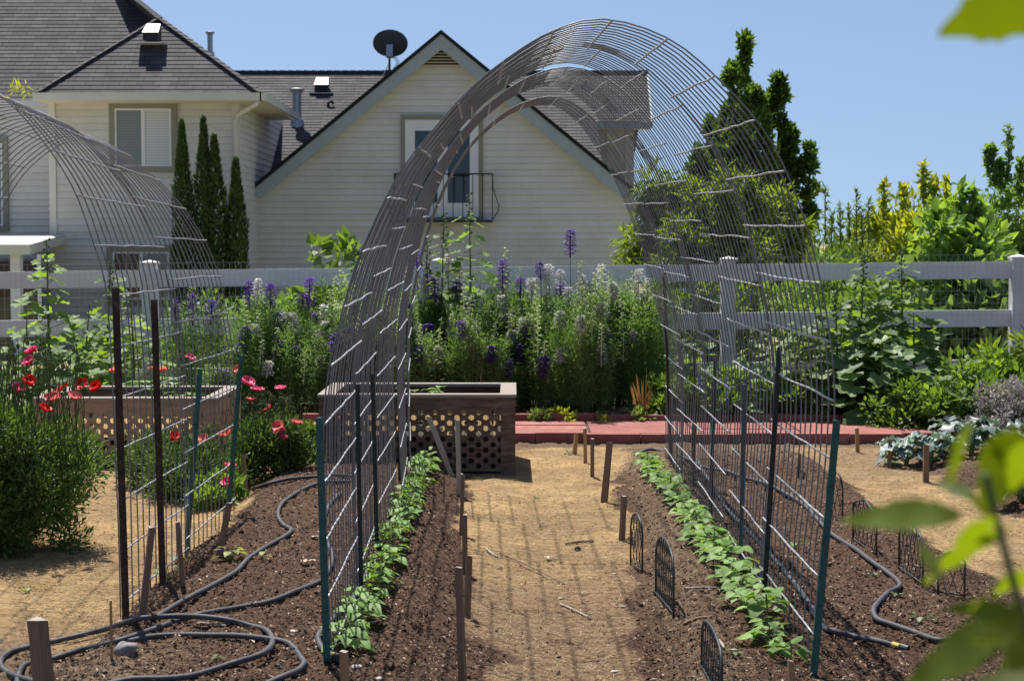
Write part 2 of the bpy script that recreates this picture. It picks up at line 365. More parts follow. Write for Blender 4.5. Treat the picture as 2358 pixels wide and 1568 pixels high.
def groundmat():
    m, t, n, l, b = nt('garden ground'); b.inputs['Roughness'].default_value = .95; b.inputs['Specular IOR Level'].default_value = .15
    geo = n.new('ShaderNodeNewGeometry')
    def noise(s, d=6, r=.6, vec=None):
        z = n.new('ShaderNodeTexNoise'); z.inputs['Scale'].default_value = s; z.inputs['Detail'].default_value = d; z.inputs['Roughness'].default_value = r
        l.new(vec or geo.outputs['Position'], z.inputs['Vector']); return z
    def mix(a, bb, f, blend='MIX'):
        x = n.new('ShaderNodeMix'); x.data_type = 'RGBA'; x.blend_type = blend
        l.new(a, x.inputs[6]); l.new(bb, x.inputs[7])
        if hasattr(f, 'is_linked'): l.new(f, x.inputs[0])
        else: x.inputs[0].default_value = f
        return x.outputs[2]
    def att(nm):
        a = n.new('ShaderNodeAttribute'); a.attribute_name = nm; return a.outputs['Fac']
    soil = ramp(n, [(.25, (.028, .014, .009)), (.45, (.072, .039, .025)), (.6, (.118, .068, .044)), (.72, (.18, .112, .074)), (.84, (.28, .185, .125))])
    l.new(noise(28, 8, .72).outputs['Fac'], soil.inputs[0])
    drys = ramp(n, [(.28, (.085, .053, .032)), (.5, (.155, .104, .065)), (.66, (.22, .152, .096)), (.8, (.32, .235, .155))]); l.new(noise(25, 8, .7).outputs['Fac'], drys.inputs[0])
    s1 = mix(soil.outputs[0], drys.outputs[0], att('dry'))
    mp = n.new('ShaderNodeMapping'); mp.inputs['Scale'].default_value = (1, 2.2, 1); l.new(geo.outputs['Position'], mp.inputs['Vector'])
    straw = ramp(n, [(.28, (.21, .125, .055)), (.43, (.39, .255, .125)), (.58, (.52, .365, .185)), (.76, (.66, .50, .28))])
    l.new(noise(34, 9, .75, mp.outputs[0]).outputs['Fac'], straw.inputs[0])
    patch = ramp(n, [(.35, (.62, .58, .55)), (.6, (1.05, 1.03, 1.0))]); l.new(noise(3.2, 5, .6).outputs['Fac'], patch.inputs[0])
    st2 = mix(straw.outputs[0], patch.outputs[0], 1.0, 'MULTIPLY')
    ma = n.new('ShaderNodeMath'); ma.operation = 'MULTIPLY_ADD'; ma.inputs[1].default_value = 2.8
    l.new(noise(40, 6, .8).outputs['Fac'], ma.inputs[0]); 
    sb = n.new('ShaderNodeMath'); sb.operation = 'MULTIPLY_ADD'; sb.inputs[1].default_value = 1.9; sb.inputs[2].default_value = -1.85
    l.new(att('straw'), sb.inputs[0]); l.new(sb.outputs[0], ma.inputs[2])
    mr = n.new('ShaderNodeMapRange'); mr.inputs['From Min'].default_value = .38; mr.inputs['From Max'].default_value = .62; l.new(ma.outputs[0], mr.inputs['Value'])
    c = mix(s1, st2, mr.outputs[0])
    brn = ramp(n, [(.3, (.10, .062, .036)), (.5, (.21, .137, .078)), (.68, (.34, .235, .135)), (.8, (.50, .37, .22))]); l.new(noise(48, 9, .78).outputs['Fac'], brn.inputs[0])
    st2 = mix(st2, brn.outputs[0], att('worn'))
    c = mix(s1, st2, mr.outputs[0])
    lawn = ramp(n, [(.3, (.22, .21, .10)), (.7, (.36, .32, .19))]); l.new(noise(1.5, 8).outputs['Fac'], lawn.inputs[0])
    c = mix(c, lawn.outputs[0], att('lawn'))
    l.new(c, b.inputs['Base Color'])
    bp = n.new('ShaderNodeBump'); bp.inputs['Strength'].default_value = .9; bp.inputs['Distance'].default_value = .012
    l.new(noise(70, 8, .7).outputs['Fac'], bp.inputs['Height']); l.new(bp.outputs[0], b.inputs['Normal'])
    return m
ground = g.obj('ground', groundmat(), smooth=True); tag(ground, 'dark soil beds, straw path and lawn', None, None, 'structure')
for nm, arr in (('straw', zones(xs, ys)), ('worn', np.clip(.82 * sst(9.4, 6.4, ys) * sst(1.2, .9, xs) * sst(-1.1, -.9, xs) + .35 * sst(7.4, 6.2, ys) + .5 * sst(10.5, 11.5, ys) * sst(.9, 1.3, xs) + .25 + .5 * fbm(xs, ys, 4, 3), 0, 1)), ('lawn', sst(15.7, 16.4, ys)),
                ('dry', np.clip(sst(.05, -.10, np.abs(xs - (path_r(np.clip(ys, 4, 12.6)) + .18)) - .16) * .75 + sst(10.8, 11.6, ys) * .8 + sst(-1.0, -1.7, xs) * sst(7.2, 6.2, ys) + sst(6.3, 5.8, ys) * sst(-.9, -1.3, xs) * .6 + fbm(xs, ys, 1.1, 3) * .25, 0, 1))):
    a = ground.data.attributes.new(nm, 'FLOAT', 'POINT'); a.data.foreach_set('value', arr.astype(np.float32))

# mulch chips on the soil, straw on the paths (uncountable litter)
def litter(n, straw):
    yv = 5.2 * (12.6 / 5.2) ** rng.random(n * 3); xv = (rng.random(n * 3) - .47) * .62 * yv
    zn = zones(xv, yv); keep = (zn > .45 + rng.random(len(xv)) * .4) if straw else ((zn < .5 - rng.random(len(xv)) * .35) | (rng.random(len(xv)) < .10))
    xv, yv = xv[keep][:n], yv[keep][:n]; k = len(xv)
    a = rng.random(k) * 2 * pi; D = np.stack([np.cos(a), np.sin(a), rng.normal(0, .12 if straw else .3, k)], 1)
    N = np.stack([rng.normal(0, .35, k), rng.normal(0, .35, k), np.ones(k)], 1)
    P = np.stack([xv, yv, gz(xv, yv) + rng.random(k) * .006 + .002], 1)
    b = MB()
    if straw: b.cloud(P, D, N, rng.uniform(.015, .07, k), rng.uniform(.0012, .003, k), .3)
    else: b.cloud(P, D, N, rng.uniform(.006, .026, k) * (1 + 1.5 * (rng.random(k) > .97)), rng.uniform(.003, .010, k), .25)
    return b
mstraw = leafmat('straw litter', (.22, .14, .07), (.70, .55, .34), trans=.1, tcol=(1, 1, 1), rough=.7)
mchip = leafmat('wood chip mulch', (.03, .016, .010), (.15, .09, .055), trans=0, rough=.9, c3=(.52, .40, .30))
tag(litter(52000, True).obj('straw', mstraw), 'loose straw scattered over the paths', None, None, 'stuff')
tag(litter(48000, False).obj('mulch', mchip), 'wood chip mulch scattered over dark soil', None, None, 'stuff')

def clods(n):
    yv = 5.2 * (12.4 / 5.2) ** rng.random(n * 2); xv = (rng.random(n * 2) - .47) * .62 * yv; keep = zones(xv, yv) < .35 + .5 * (rng.random(n * 2) < .06); xv, yv = xv[keep][:n], yv[keep][:n]; k = len(xv)
    o = np.array([(1, 0, 0), (0, 1, 0), (-1, 0, 0), (0, -1, 0), (0.2, .1, .7), (0, 0, -1)], float); s_ = (.003 + .009 * rng.random(k) ** 3)[:, None, None]
    V = o[None] * s_ * rng.uniform(.6, 1.3, (k, 6, 1)) + rng.normal(0, .3, (k, 6, 3)) * s_ + np.stack([xv, yv, gz(xv, yv) + .002], 1)[:, None]
    b = MB(); f = np.array([(0, 1, 4), (1, 2, 4), (2, 3, 4), (3, 0, 4), (1, 0, 5), (2, 1, 5), (3, 2, 5), (0, 3, 5)]); b.add(V.reshape(-1, 3), (np.arange(k)[:, None, None] * 6 + f[None]).reshape(-1, 3)); return b
tag(clods(14000).obj('dirt', leafmat('soil clod', (.035, .019, .012), (.13, .08, .052), trans=0, rough=.95, c3=(.26, .18, .125))), 'crumbly soil clods over the beds', None, None, 'stuff')
# ------------------------------------------------------------------ red paved walk
def walk():
    x0, x1 = -1.8, 3.35; yf, yb = 12.95, 14.02; zt = .075
    root = thing('paved_walk', 'low red painted paver walk crossing behind the garden beds', 'walk', (0, 13.4, 0)); root['kind'] = 'structure'; del root['category']
    e = MB(); c = MB(); bd = MB()
    bd.box(x0, x1, yf + .09, yb - .09, -.05, zt - .012); bd.obj('bedding', M['joint'], root)
    x = x0
    while x < x1:
        L = R.uniform(.38, .42); d = R.uniform(-.006, .006); t = R.uniform(-.006, .006)
        e.box(x, x + L - .006, yf + d, yf + .085 + d, -.05, zt + t)
        e.box(x + .11, x + .11 + L - .006, yb - .085 + d, yb + d, -.05, zt + .045 + t); x += L
    x = x0; 
    while x < x1:
        L = .80
        if int((x - x0) / .8) % 2:
            c.box(x, x + L - .022, yf + .093, yb - .093, -.03, zt - .004)
        else:
            for q in range(3):
                ya = yf + .093 + q * .286; c.box(x, x + L - .022, ya, ya + .268, -.03, zt - .004 + R.uniform(-.003, .003))
        x += L
    e.obj('edging', M['red'], root); c.obj('pavers', M['red'], root)
walk()

# ------------------------------------------------------------------ house
house = thing('house', 'cream two storey farmhouse with charcoal shingle roof and gable end', 'house', (-3, 38, 0))
def clipx(outline, z):
    xs_ = []
    n = len(outline)
    for i in range(n):
        (xa, za), (xb, zb) = outline[i], outline[(i + 1) % n]
        if (za - z) * (zb - z) < 0: xs_.append(xa + (xb - xa) * (z - za) / (zb - za))
    return (min(xs_), max(xs_)) if len(xs_) >= 2 else None
def siding(outline, Yp, step=.132, out=.028):
    b = MB(); z = -.66; zt = max(p[1] for p in outline)
    while z < zt - .01:
        a = clipx(outline, z + .002); c = clipx(outline, min(z + step, zt - .002))
        if a and c:
            b.add([(a[0], Yp - out, z), (a[1], Yp - out, z), (c[1], Yp - .002, z + step), (c[0], Yp - .002, z + step), (a[0], Yp, z), (a[1], Yp, z)], [(0, 1, 2, 3), (4, 5, 1, 0)])
        z += step
    return b
def roof_poly(pts, eave_dir, up, off=.03, course=.15, thick=.011):
    """stepped shingle courses inside a planar polygon; eave_dir runs along the courses, up runs up the slope"""
    e = Vector(eave_dir).normalized(); u = Vector(up).normalized(); n = e.cross(u).normalized(); o = Vector(pts[0])
    if n.z < 0: n = -n
    ol = [((Vector(p) - o).dot(e), (Vector(p) - o).dot(u)) for p in pts]
    z0 = min(p[1] for p in ol); z1 = max(p[1] for p in ol); b = MB(); uvs = []; z = z0
    W = lambda a, c, h: tuple(o + e * a + u * c + n * h)
    while z < z1 - .01:
        zt = min(z + course, z1); a = clipx(ol, z + .001); c = clipx(ol, zt - .001)
        if a and c:
            b.add([W(a[0], z, thick), W(a[1], z, thick), W(c[1], zt, .001), W(c[0], zt, .001), W(a[0], z, 0), W(a[1], z, 0)], [(0, 1, 2, 3), (4, 5, 1, 0)])
            uvs += [(a[0], z - z0 + .002), (a[1], z - z0 + .002), (c[1], zt - z0 - .002), (c[0], zt - z0 - .002), (a[0], z - z0 + .002), (a[1], z - z0 + .002), (a[1], z - z0 + .01), (a[0], z - z0 + .01)]
        z += course
    return b, uvs
def add_roof(name, pts, e, u, parent):
    b, uv = roof_poly(pts, e, u); o = b.obj(name, M['roof'], parent)
    l = o.data.uv_layers.new(name='UVMap'); l.data.foreach_set('uv', np.array(uv, dtype=np.float32).ravel())
    return o
def caps(b, a, c, wdt=.15, up=(0, 0, 1), st=.19):
    a, c = Vector(a), Vector(c); d = (c - a); n = int(d.length / st)
    for i in range(n):
        p = a + d * (i / n) + Vector((0, 0, .035)); q = a + d * ((i + 1.25) / n) + Vector((0, 0, .02))
        b.beam(p, q, wdt, .022, up)
def window(parent, x0, x1, z0, z1, Yp, mats, trim=.11, split=True, name='window'):
    Yp -= .03; t = MB()
    for a in ((x0 - trim, x1 + trim, z1, z1 + trim * 1.15), (x0 - trim, x1 + trim, z0 - trim, z0), (x0 - trim, x0, z0, z1), (x1, x1 + trim, z0, z1)):
        t.box(a[0], a[1], Yp - .055, Yp + .025, a[2], a[3])
    f = t.obj(name, M['olive'], parent)
    s = MB(); k = .035; xm = (x0 + x1) / 2
    for a in ((x0, x1, z1 - k, z1), (x0, x1, z0, z0 + k), (x0, x0 + k, z0 + k, z1 - k), (x1 - k, x1, z0 + k, z1 - k)) + (((xm - .035, xm + .035, z0 + k, z1 - k),) if split else ()):
        s.box(a[0], a[1], Yp - .045, Yp - .006, a[2], a[3])
    s.obj('frame', M['white'], f, loc=0)
    o = f.children[0]; o.data.transform(Matrix.Translation(-Vector(parent.location)))
    for i, (a, c) in enumerate(((x0 + k, xm - .035), (xm + .035, x1 - k)) if split else ((x0 + k, x1 - k),)):
        p = MB(); p.box(a, c, Yp - .03, Yp - .008, z0 + k, z1 - k); q = p.obj('pane', mats[i], f, loc=0); q.data.transform(Matrix.Translation(-Vector(parent.location)))
    return f
Yb, Yg = 34.0, 36.5
bx0, bx1 = at(118, 400, Yb).x, at(548, 400, Yb).x; ze = at(345, 226, Yb).z
# left block
siding([(bx0, -.7), (bx1, -.7), (bx1, ze), (bx0, ze)], Yb).obj('wall', M['siding'], house)
b = MB(); zz = -.66
while zz < ze - .02:
    b.add([(bx1 + .016, Yb, zz), (bx1 + .016, 43, zz), (bx1 + .002, 43, zz + .132), (bx1 + .002, Yb, zz + .132), (bx1, Yb, zz), (bx1, 43, zz)], [(0, 1, 2, 3), (4, 5, 1, 0)]); zz += .132
b.obj('wall', M['siding'], house)
siding([(-30, -.7), (bx0, -.7), (bx0, ze), (-30, ze)], Yb + .9).obj('wall', M['siding'], house)
for bxs in (((bx0 - .03, bx0 + .10, Yb - .05, Yb - .005, -.7, ze), (bx0 - .03, bx0, Yb - .005, Yb + .9, -.7, ze)), ((bx1 - .10, bx1 + .03, Yb - .055, Yb - .003, -.7, ze), (bx1 + .004, bx1 + .035, Yb - .003, Yb + .12, -.7, ze))):
    c = MB()
    for q in bxs: c.box(*q)
    c.obj('corner_board', M['gutter'], house)
window(house, at(266, 300, Yb).x, at(396, 300, Yb).x, at(330, 384, Yb).z, at(330, 251, Yb).z, Yb, (M['screen'], M['blind']))
window(house, at(262, 660, Yb).x, at(392, 660, Yb).x, at(330, 690, Yb).z, at(330, 580, Yb).z, Yb, (M['glass'], M['screen']))
window(house, at(-60, 400, Yb + .9).x, at(8, 400, Yb + .9).x, at(0, 520, Yb + .9).z, at(0, 330, Yb + .9).z, Yb + .9, (M['screen'], M['screen']))
# roof of the left block: hip bay in front of a larger plane
Ye = 33.4; xe0, xe1 = at(84, 215, Ye).x, at(601, 215, Ye).x; zr = at(345, 217, Ye).z
apex = at(366, 45, 35.6); sl = (apex.z - zr) / (apex.y - Ye)
add_roof('roof', [(xe0, Ye, zr), (xe1, Ye, zr), tuple(apex)], (1, 0, 0), (0, 1, sl), house)
Ym = 35.15; yt = Ym + 4
far = at(310, 0, 37.9); 
zt_ = zr + sl * (yt - Ym)
hipdir = (Vector(far) - Vector(apex)); k = (zt_ - apex.z) / hipdir.z; top = Vector(apex) + hipdir * k
ap2 = (apex.x, Ym + (apex.z - zr) / sl + .02, apex.z)
add_roof('roof', [(-40, Ym, zr), (xe0 + .3, Ym, zr), ap2, (top.x, yt, zt_), (-40, yt, zt_)], (1, 0, 0), (0, 1, sl), house)
bb = MB(); bb.poly([(xe1, Ye, zr), (xe1, 37.6, zr), tuple(apex)]); bb.poly([tuple(apex), (top.x, yt, zt_), (apex.x, 44, zr)]); bb.poly([(top.x, yt, zt_), (-40, yt, zt_), (-40, 44, zr), (apex.x, 44, zr)]); bb.poly([(xe0, Ye, zr), tuple(apex), (xe0 + .3, Ym, zr)])
bb.obj('roof', M['cap'], house)
cp = MB(); caps(cp, (xe1, Ye, zr), apex); caps(cp, (xe0, Ye, zr), apex, .12); caps(cp, apex, top); cp.obj('ridge_cap', M['cap'], house)
gt = MB(); gt.box(xe0 - .05, xe1 + .02, Ye - .11, Ye + .01, zr - .13, zr + .015); gt.box(xe1 - .01, xe1 + .11, Ye - .11, 38.5, zr - .13, zr + .015); gt.box(-40, xe0 + .2, Ym - .10, Ym, zr - .13, zr + .01)
gt.obj('gutter', M['gutter'], house)
sf = MB(); sf.box(xe0, xe1 - .02, Ye + .012, Yb - .004, zr - .14, zr - .11); sf.box(bx1 + .02, xe1 - .02, Yb - .002, 38.5, zr - .14, zr - .11); sf.box(-40, xe0 + .05, Ym + .002, Yb + .89, zr - .14, zr - .11); sf.obj('soffit', M['soffit'], house)
dp = MB(); px_ = bx1 - .02
dp.tube([(xe1 - .05, Ye - .05, zr - .13), (xe1 - .08, Ye - .05, zr - .2), (px_ + .03, Yb - .08, zr - .36), (px_, Yb - .10, zr - .46), (px_, Yb - .10, 2), (px_, Yb - .10, .1)], .042, 8); dp.obj('downspout', M['gutter'], house, smooth=True)
# porch awning at far left
aw = MB(); Fz = at(68, 564, 30.2); Wz = at(150, 541, 33.97)
aw.box(-16, Fz.x, 30.2, 30.26, Fz.z - .17, Fz.z); A1 = Vector((Fz.x, 30.2, Fz.z - .17))
aw.add([(-16, 30.2, Fz.z + .003), (Fz.x, 30.2, Fz.z + .003), (Wz.x, 33.97, Wz.z), (-16, 33.97, Wz.z)], [(0, 1, 2, 3)])
aw.add([(Fz.x, 30.2, Fz.z - .17), (Wz.x, 33.97, Wz.z - .17), (Wz.x, 33.97, Wz.z - .01), (Fz.x, 30.2, Fz.z)], [(0, 1, 2, 3)]); aw.obj('awning', M['gutter'], house)
po = MB(); p0 = at(25, 700, 30.4).x; p1 = at(47, 700, 30.4).x; po.box(p0, p1, 30.4, 30.6, -.6, A1.z); po.obj('porch_post', M['white'], house); po = MB(); po.box(at(85, 700, 30.4).x, at(93, 700, 30.4).x, 30.45, 30.5, -.6, A1.z); po.obj('porch_post', M['white'], house)
pg = MB(); pg.box(-14, at(95, 700, 31.5).x, 31.5, 31.6, -.5, A1.z - .12); pg.obj('porch_glazing', M['glass'], house)
# main roof behind the gable
zk = at(700, 171, 43).z; xk0, xk1 = at(520, 170, 43).x, at(1489, 167, 43).x; ms = tan(radians(30)); ev = 40.7
add_roof('roof', [(bx1 + .02, 36.65, zk - ms * 6.35), (2.0, 36.65, zk - ms * 6.35), (2.0, 43, zk), (bx1 + .02, 43, zk)], (1, 0, 0), (0, 1, ms), house)
xk1e = at(1500, 285, ev).x
add_roof('roof', [(-10, 38.6, zk - ms * 4.4), (bx1 + .02, 38.6, zk - ms * 4.4), (bx1 + .02, 43, zk), (-10, 43, zk)], (1, 0, 0), (0, 1, ms), house)
add_roof('roof', [(2.0, ev, zk - ms * (43 - ev)), (xk1e, ev, zk - ms * (43 - ev)), (xk1, 43, zk), (2.0, 43, zk)], (1, 0, 0), (0, 1, ms), house)
bk = MB(); bk.poly([(-30, 43.02, zk), (xk1, 43.02, zk), (xk1e, 46, zk - ms * 3), (-30, 46, zk - ms * 3)]); bk.obj('roof', M['cap'], house)
cp = MB(); caps(cp, (xk0, 43, zk - .01), (xk1, 43, zk - .01), .14, (0, 1, .3)); cp.obj('ridge_cap', M['cap'], house)
zv = zk - ms * (43 - ev); xw = at(1460, 330, 41.2).x
fb = MB(); fb.box(1.6, xk1e, ev - .02, ev + .02, zv - .16, zv - .008); fb.beam((xk1e + .01, ev - .03, zv - .05), (xk1 + .02, 43, zk - .06), .04, .15); fb.obj('fascia', M['rake'], house)
sf = MB(); sf.box(1.6, xk1e - .02, ev + .022, 41.19, zv - .15, zv - .12); sf.obj('soffit', M['soffit'], house)
wb = MB(); wb.box(1.2, xw, 41.2, 41.4, 0, zv - .10); wb.add([(xw, 41.2, 0), (xw, 46, 0), (xw, 46, zv), (xw, 43, zk), (xw, 41.2, zv)], [(0, 1, 2, 3, 4)])
for q in range(14):
    xq = 1.4 + q * .42
    if xq < xw: wb.box(xq, xq + .045, 41.18, 41.2, 0, zv - .16)
wb.obj('wall', M['boardwall'], house)
# gable wing
ga = at(1016, 80, Yg - .3); gl = at(580, 440, Yg - .3); gr = at(1452, 438, Yg - .3)
al, ar = at(585, 500, Yg).x, at(1466, 520, Yg).x; gs = (ga.z - gl.z) / (ga.x - gl.x)
zl_, zr_ = ga.z - gs * (ga.x - al) - .10, ga.z - gs * (ar - ga.x) - .10
siding([(al, -.7), (ar, -.7), (ar, zr_), (ga.x, ga.z - .10), (al, zl_)], Yg).obj('wall', M['siding'], house)
rw = MB(); rw.add([(ar, Yg, -.7), (ar, 42, -.7), (ar, 42, zr_), (ar, Yg, zr_)], [(0, 1, 2, 3)]); rw.obj('wall', M['siding'], house)
cb = MB(); cb.box(al - .01, al + .10, Yg - .06, Yg - .02, -.7, zl_ + .05); cb.obj('corner_board', M['gutter'], house)
cb = MB(); cb.box(ar - .1, ar + .02, Yg - .06, Yg - .02, -.7, zr_ + .02); cb.obj('corner_board', M['gutter'], house)
rk = MB(); ed = MB(); sf = MB()
for e in (gl, gr):
    d = Vector((e.x - ga.x, 0, e.z - ga.z)); nrm = Vector((-d.z, 0, d.x)).normalized(); nrm = nrm if nrm.z > 0 else -nrm
    A, B = Vector((ga.x, Yg - .3, ga.z)), Vector((e.x, Yg - .3, e.z)); h = .24
    y0, y1 = Vector((0, -.02, 0)), Vector((0, .02, 0))
    A2 = Vector((ga.x, Yg - .3, ga.z - h / abs(nrm.z)))
    rk.add([tuple(p) for p in (A + y0, B + y0, B - nrm * h + y0, A2 + y0, A + y1, B + y1, B - nrm * h + y1, A2 + y1)], [(0,1,2,3), (7,6,5,4), (0,4,5,1), (1,5,6,2), (2,6,7,3)])
    sf.add([tuple(p) for p in (A + Vector((0, .02, -.16)), B + Vector((0, .02, -.16)), B + Vector((0, .29, -.16)), A + Vector((0, .29, -.16)))], [(0, 1, 2, 3)])
    e0 = Vector((ga.x, 0, ga.z)); e1 = Vector((e.x, 0, e.z)) + d.normalized() * .06
    ed.add([(p.x, y, p.z) for y in (Yg - .36, 43) for p in (e0 + Vector((0, 0, .005)), e1 + Vector((0, 0, .005)), e1 + nrm * .075, e0 + Vector((0, 0, .09)))],
           [(0, 1, 2, 3), (3, 2, 6, 7), (0, 4, 5, 1), (1, 5, 6, 2)])
rk.obj('rake_board', M['rake'], house); ed.obj('roof', M['edge'], house); sf.obj('soffit', M['soffit'], house)
# gable vent
vt = MB(); v0, v1, va = at(966, 152, Yg), at(1068, 152, Yg), at(1016, 106, Yg)
vt.add([(v0.x, Yg - .042, v0.z), (v1.x, Yg - .042, v0.z), (va.x, Yg - .042, va.z)], [(0, 1, 2)]); f = vt.obj('vent', M['dark'], house)  # dark sheet painted in for the shade between the louvers
ls = MB(); nL = 6
for q in range(nL + 1):
    t = q / (nL + .6); z = v0.z + (va.z - v0.z) * t; xa = v0.x + (va.x - v0.x) * t; xb = v1.x + (va.x - v1.x) * t
    ls.add([(xa, Yg - .075, z + .004), (xb, Yg - .075, z + .004), (xb, Yg - .045, z + .02), (xa, Yg - .045, z + .02), (xa, Yg - .075, z - .014), (xb, Yg - .075, z - .014)], [(0, 1, 2, 3), (4, 5, 1, 0)])
ls.beam((v0.x, Yg - .06, v0.z), (va.x, Yg - .06, va.z), .05, .04); ls.beam((v1.x, Yg - .06, v0.z), (va.x, Yg - .06, va.z), .05, .04)
o = ls.obj('louver', M['soffit'], f, loc=0); o.data.transform(Matrix.Translation(-Vector(house.location)))
# french door and balcony
dx0, dx1, dz0, dz1 = at(934, 500, Yg).x, at(1102, 500, Yg).x, at(1016, 500, Yg).z, at(1016, 277, Yg).z
Yd = Yg - .03
t = MB(); k = .09
for a in ((dx0 - k, dx1 + k, dz1, dz1 + k * 1.1), (dx0 - k, dx0, dz0, dz1), (dx1, dx1 + k, dz0, dz1), (dx0 - k, dx1 + k, dz0 - .1, dz0)): t.box(a[0], a[1], Yd - .06, Yd + .02, a[2], a[3])
door = t.obj('door', M['olive'], house)
s = MB(); xm = (dx0 + dx1) / 2
leafs = ((at(956, 400, Yg).x, at(1008, 400, Yg).x), (at(1031, 400, Yg).x, at(1082, 400, Yg).x)); gz0, gz1 = at(1016, 468, Yg).z, at(1016, 302, Yg).z
for a in ((dx0, leafs[0][0], dz0, dz1), (leafs[0][1], leafs[1][0], dz0, dz1), (leafs[1][1], dx1, dz0, dz1)) + tuple((q[0], q[1], za, zb) for q in leafs for za, zb in ((dz0, gz0), (gz1, dz1))): s.box(a[0], a[1], Yd - .05, Yd - .02, a[2], a[3])
s.box(dx0, dx1, Yd - .062, Yd - .051, dz1 - .05, dz1 - .004); s.box(dx0, dx0 + .05, Yd - .062, Yd - .051, dz0, dz1 - .05); s.box(dx1 - .05, dx1, Yd - .062, Yd - .051, dz0, dz1 - .05)
def sub(mb, name, mat, par, top, smooth=False):
    o = mb.obj(name, mat, par, smooth, loc=0); o.data.transform(Matrix.Translation(-Vector(top.location))); return o
sub(s, 'frame', M['white'], door, house)
for q in leafs:
    p = MB(); p.box(q[0], q[1], Yd - .035, Yd - .022, gz0, gz1); sub(p, 'pane', M['glass'], door, house)
bal = MB(); r0, r1 = at(908, 400, 36.0), at(1134, 400, 36.0); rz1 = at(1016, 401, 36).z; rz0 = at(1016, 506, 36).z; yb_ = 36.0
bal.tube([(r0.x, Yg, rz1), (r0.x, yb_, rz1), (r1.x, yb_, rz1), (r1.x, Yg, rz1)], .018, 6); bal.box(r0.x, r1.x, yb_, Yg - .03, rz0 - .05, rz0 - .015)
hh = rz1 - rz0
def picket(x, y, dx, dy):
    bal.tube([(x + dx * b_, y + dy * b_, rz0 + hh * t_) for t_, b_ in ((0, .0), (.06, .04), (.18, .11), (.32, .13), (.5, .07), (.7, .01), (1, 0))], .0095, 5)
for q in range(11): picket(r0.x + (r1.x - r0.x) * q / 10, yb_, 0, -1)
for x, sgn in ((r0.x, -1), (r1.x, 1)):
    for q in range(1, 4): picket(x, yb_ + .12 * q, sgn, 0)
bal.obj('balcony', M['iron'], house, smooth=True)
# roof fittings
def roof_z(y): return zk - ms * (43 - y)
def boxvent(px, py, Y, sz):
    p = at(px, py, Y); b_ = MB()
    b_.box(p.x - sz * .9, p.x + sz * .9, Y - .28, Y + .2, p.z - .02, p.z + .0); f_ = b_.obj('roof_vent', M['flash'], house)
    h_ = MB(); h_.add([(p.x - sz * .5, Y - .25, p.z + .03), (p.x + sz * .5, Y - .25, p.z + .03), (p.x + sz * .5, Y + .1, p.z + .03), (p.x - sz * .5, Y + .1, p.z + .03),
        (p.x - sz * .5, Y - .22, p.z + .2), (p.x + sz * .5, Y - .22, p.z + .2), (p.x + sz * .5, Y + .1, p.z + .38), (p.x - sz * .5, Y + .1, p.z + .38)], [(0, 3, 2, 1), (0, 1, 5, 4), (1, 2, 6, 5), (2, 3, 7, 6), (3, 0, 4, 7)])
    sub(h_, 'hood', M['blackmetal'], f_, house)
    t_ = MB(); t_.add([(p.x - sz * .54, Y - .26, p.z + .19), (p.x + sz * .54, Y - .26, p.z + .19), (p.x + sz * .46, Y + .1, p.z + .40), (p.x - sz * .46, Y + .1, p.z + .40)], [(0, 1, 2, 3)])
    sub(t_, 'hood_top', M['flash'], f_, house)
boxvent(352, 101, 34.7, .30); boxvent(742, 216, 42.2, .32)
def flue(px, py0, py1, Y, r):
    a, c = at(px, py0, Y), at(px, py1, Y); b_ = MB(); h_ = c.z - a.z
    b_.lathe(a, [(r * 1.9, -.15), (r * 1.5, h_ * .12), (r * 1.05, h_ * .18), (r, h_ * .2), (r, h_ * .84), (r * 1.25, h_ * .86), (r * 1.25, h_ * .9), (r * 1.7, h_ * .93), (r * 1.75, h_ * .97), (r * .4, h_)], 16)
    b_.obj('flue', M['galv'], house, smooth=False)
flue(684, 288, 203, 40.6, .105); flue(484, 128, 73, 41, .065)
b_ = MB(); p = at(238, 160, 35.0); q = at(238, 112, 35.0); b_.lathe(p, [(.11, -.1), (.09, .03), (.035, .1), (.035, q.z - p.z)], 10); b_.obj('vent_pipe', M['blackmetal'], house, smooth=True)
b_ = MB(); p = at(755, 272, 41.4); b_.tube([p, p + Vector((0, 0, .25)), p + Vector((.02, 0, .36)), p + Vector((.09, 0, .39)), p + Vector((.14, 0, .33))], .035, 8); b_.box(p.x - .13, p.x + .13, 41.25, 41.4, p.z - .08, p.z - .01); b_.obj('vent_pipe', M['blackmetal'], house)
# satellite dish, mounted on the roof
dc = at(898, 103, 41.6); ft = at(897, 172, 41.9)
dish = thing('satellite_dish', 'dark grey satellite dish on a mast seen from behind at the roof ridge', 'satellite dish', ft)
d_ = MB(); n_ = Vector((.05, .9, .42)).normalized(); xa = n_.cross(Vector((0, 0, 1))).normalized(); ya = xa.cross(n_); V = []; m_ = 28
for ir, rr in enumerate((0, .25, .5, .75, 1.0)):
    for kk in range(m_): a = 2 * pi * kk / m_; V.append(tuple(dc + xa * (.42 * rr * cos(a)) + ya * (.34 * rr * sin(a)) + n_ * (.07 * rr * rr)))
V2 = [tuple(Vector(v_) + n_ * .012) for v_ in V]
d_.add(V, [(i_ * m_ + kk, i_ * m_ + (kk + 1) % m_, (i_ + 1) * m_ + (kk + 1) % m_, (i_ + 1) * m_ + kk) for i_ in range(4) for kk in range(m_)])
d_.add(V2, [(i_ * m_ + kk, (i_ + 1) * m_ + kk, (i_ + 1) * m_ + (kk + 1) % m_, i_ * m_ + (kk + 1) % m_) for i_ in range(4) for kk in range(m_)])
d_.obj('reflector', M['dishgrey'], dish, smooth=True)
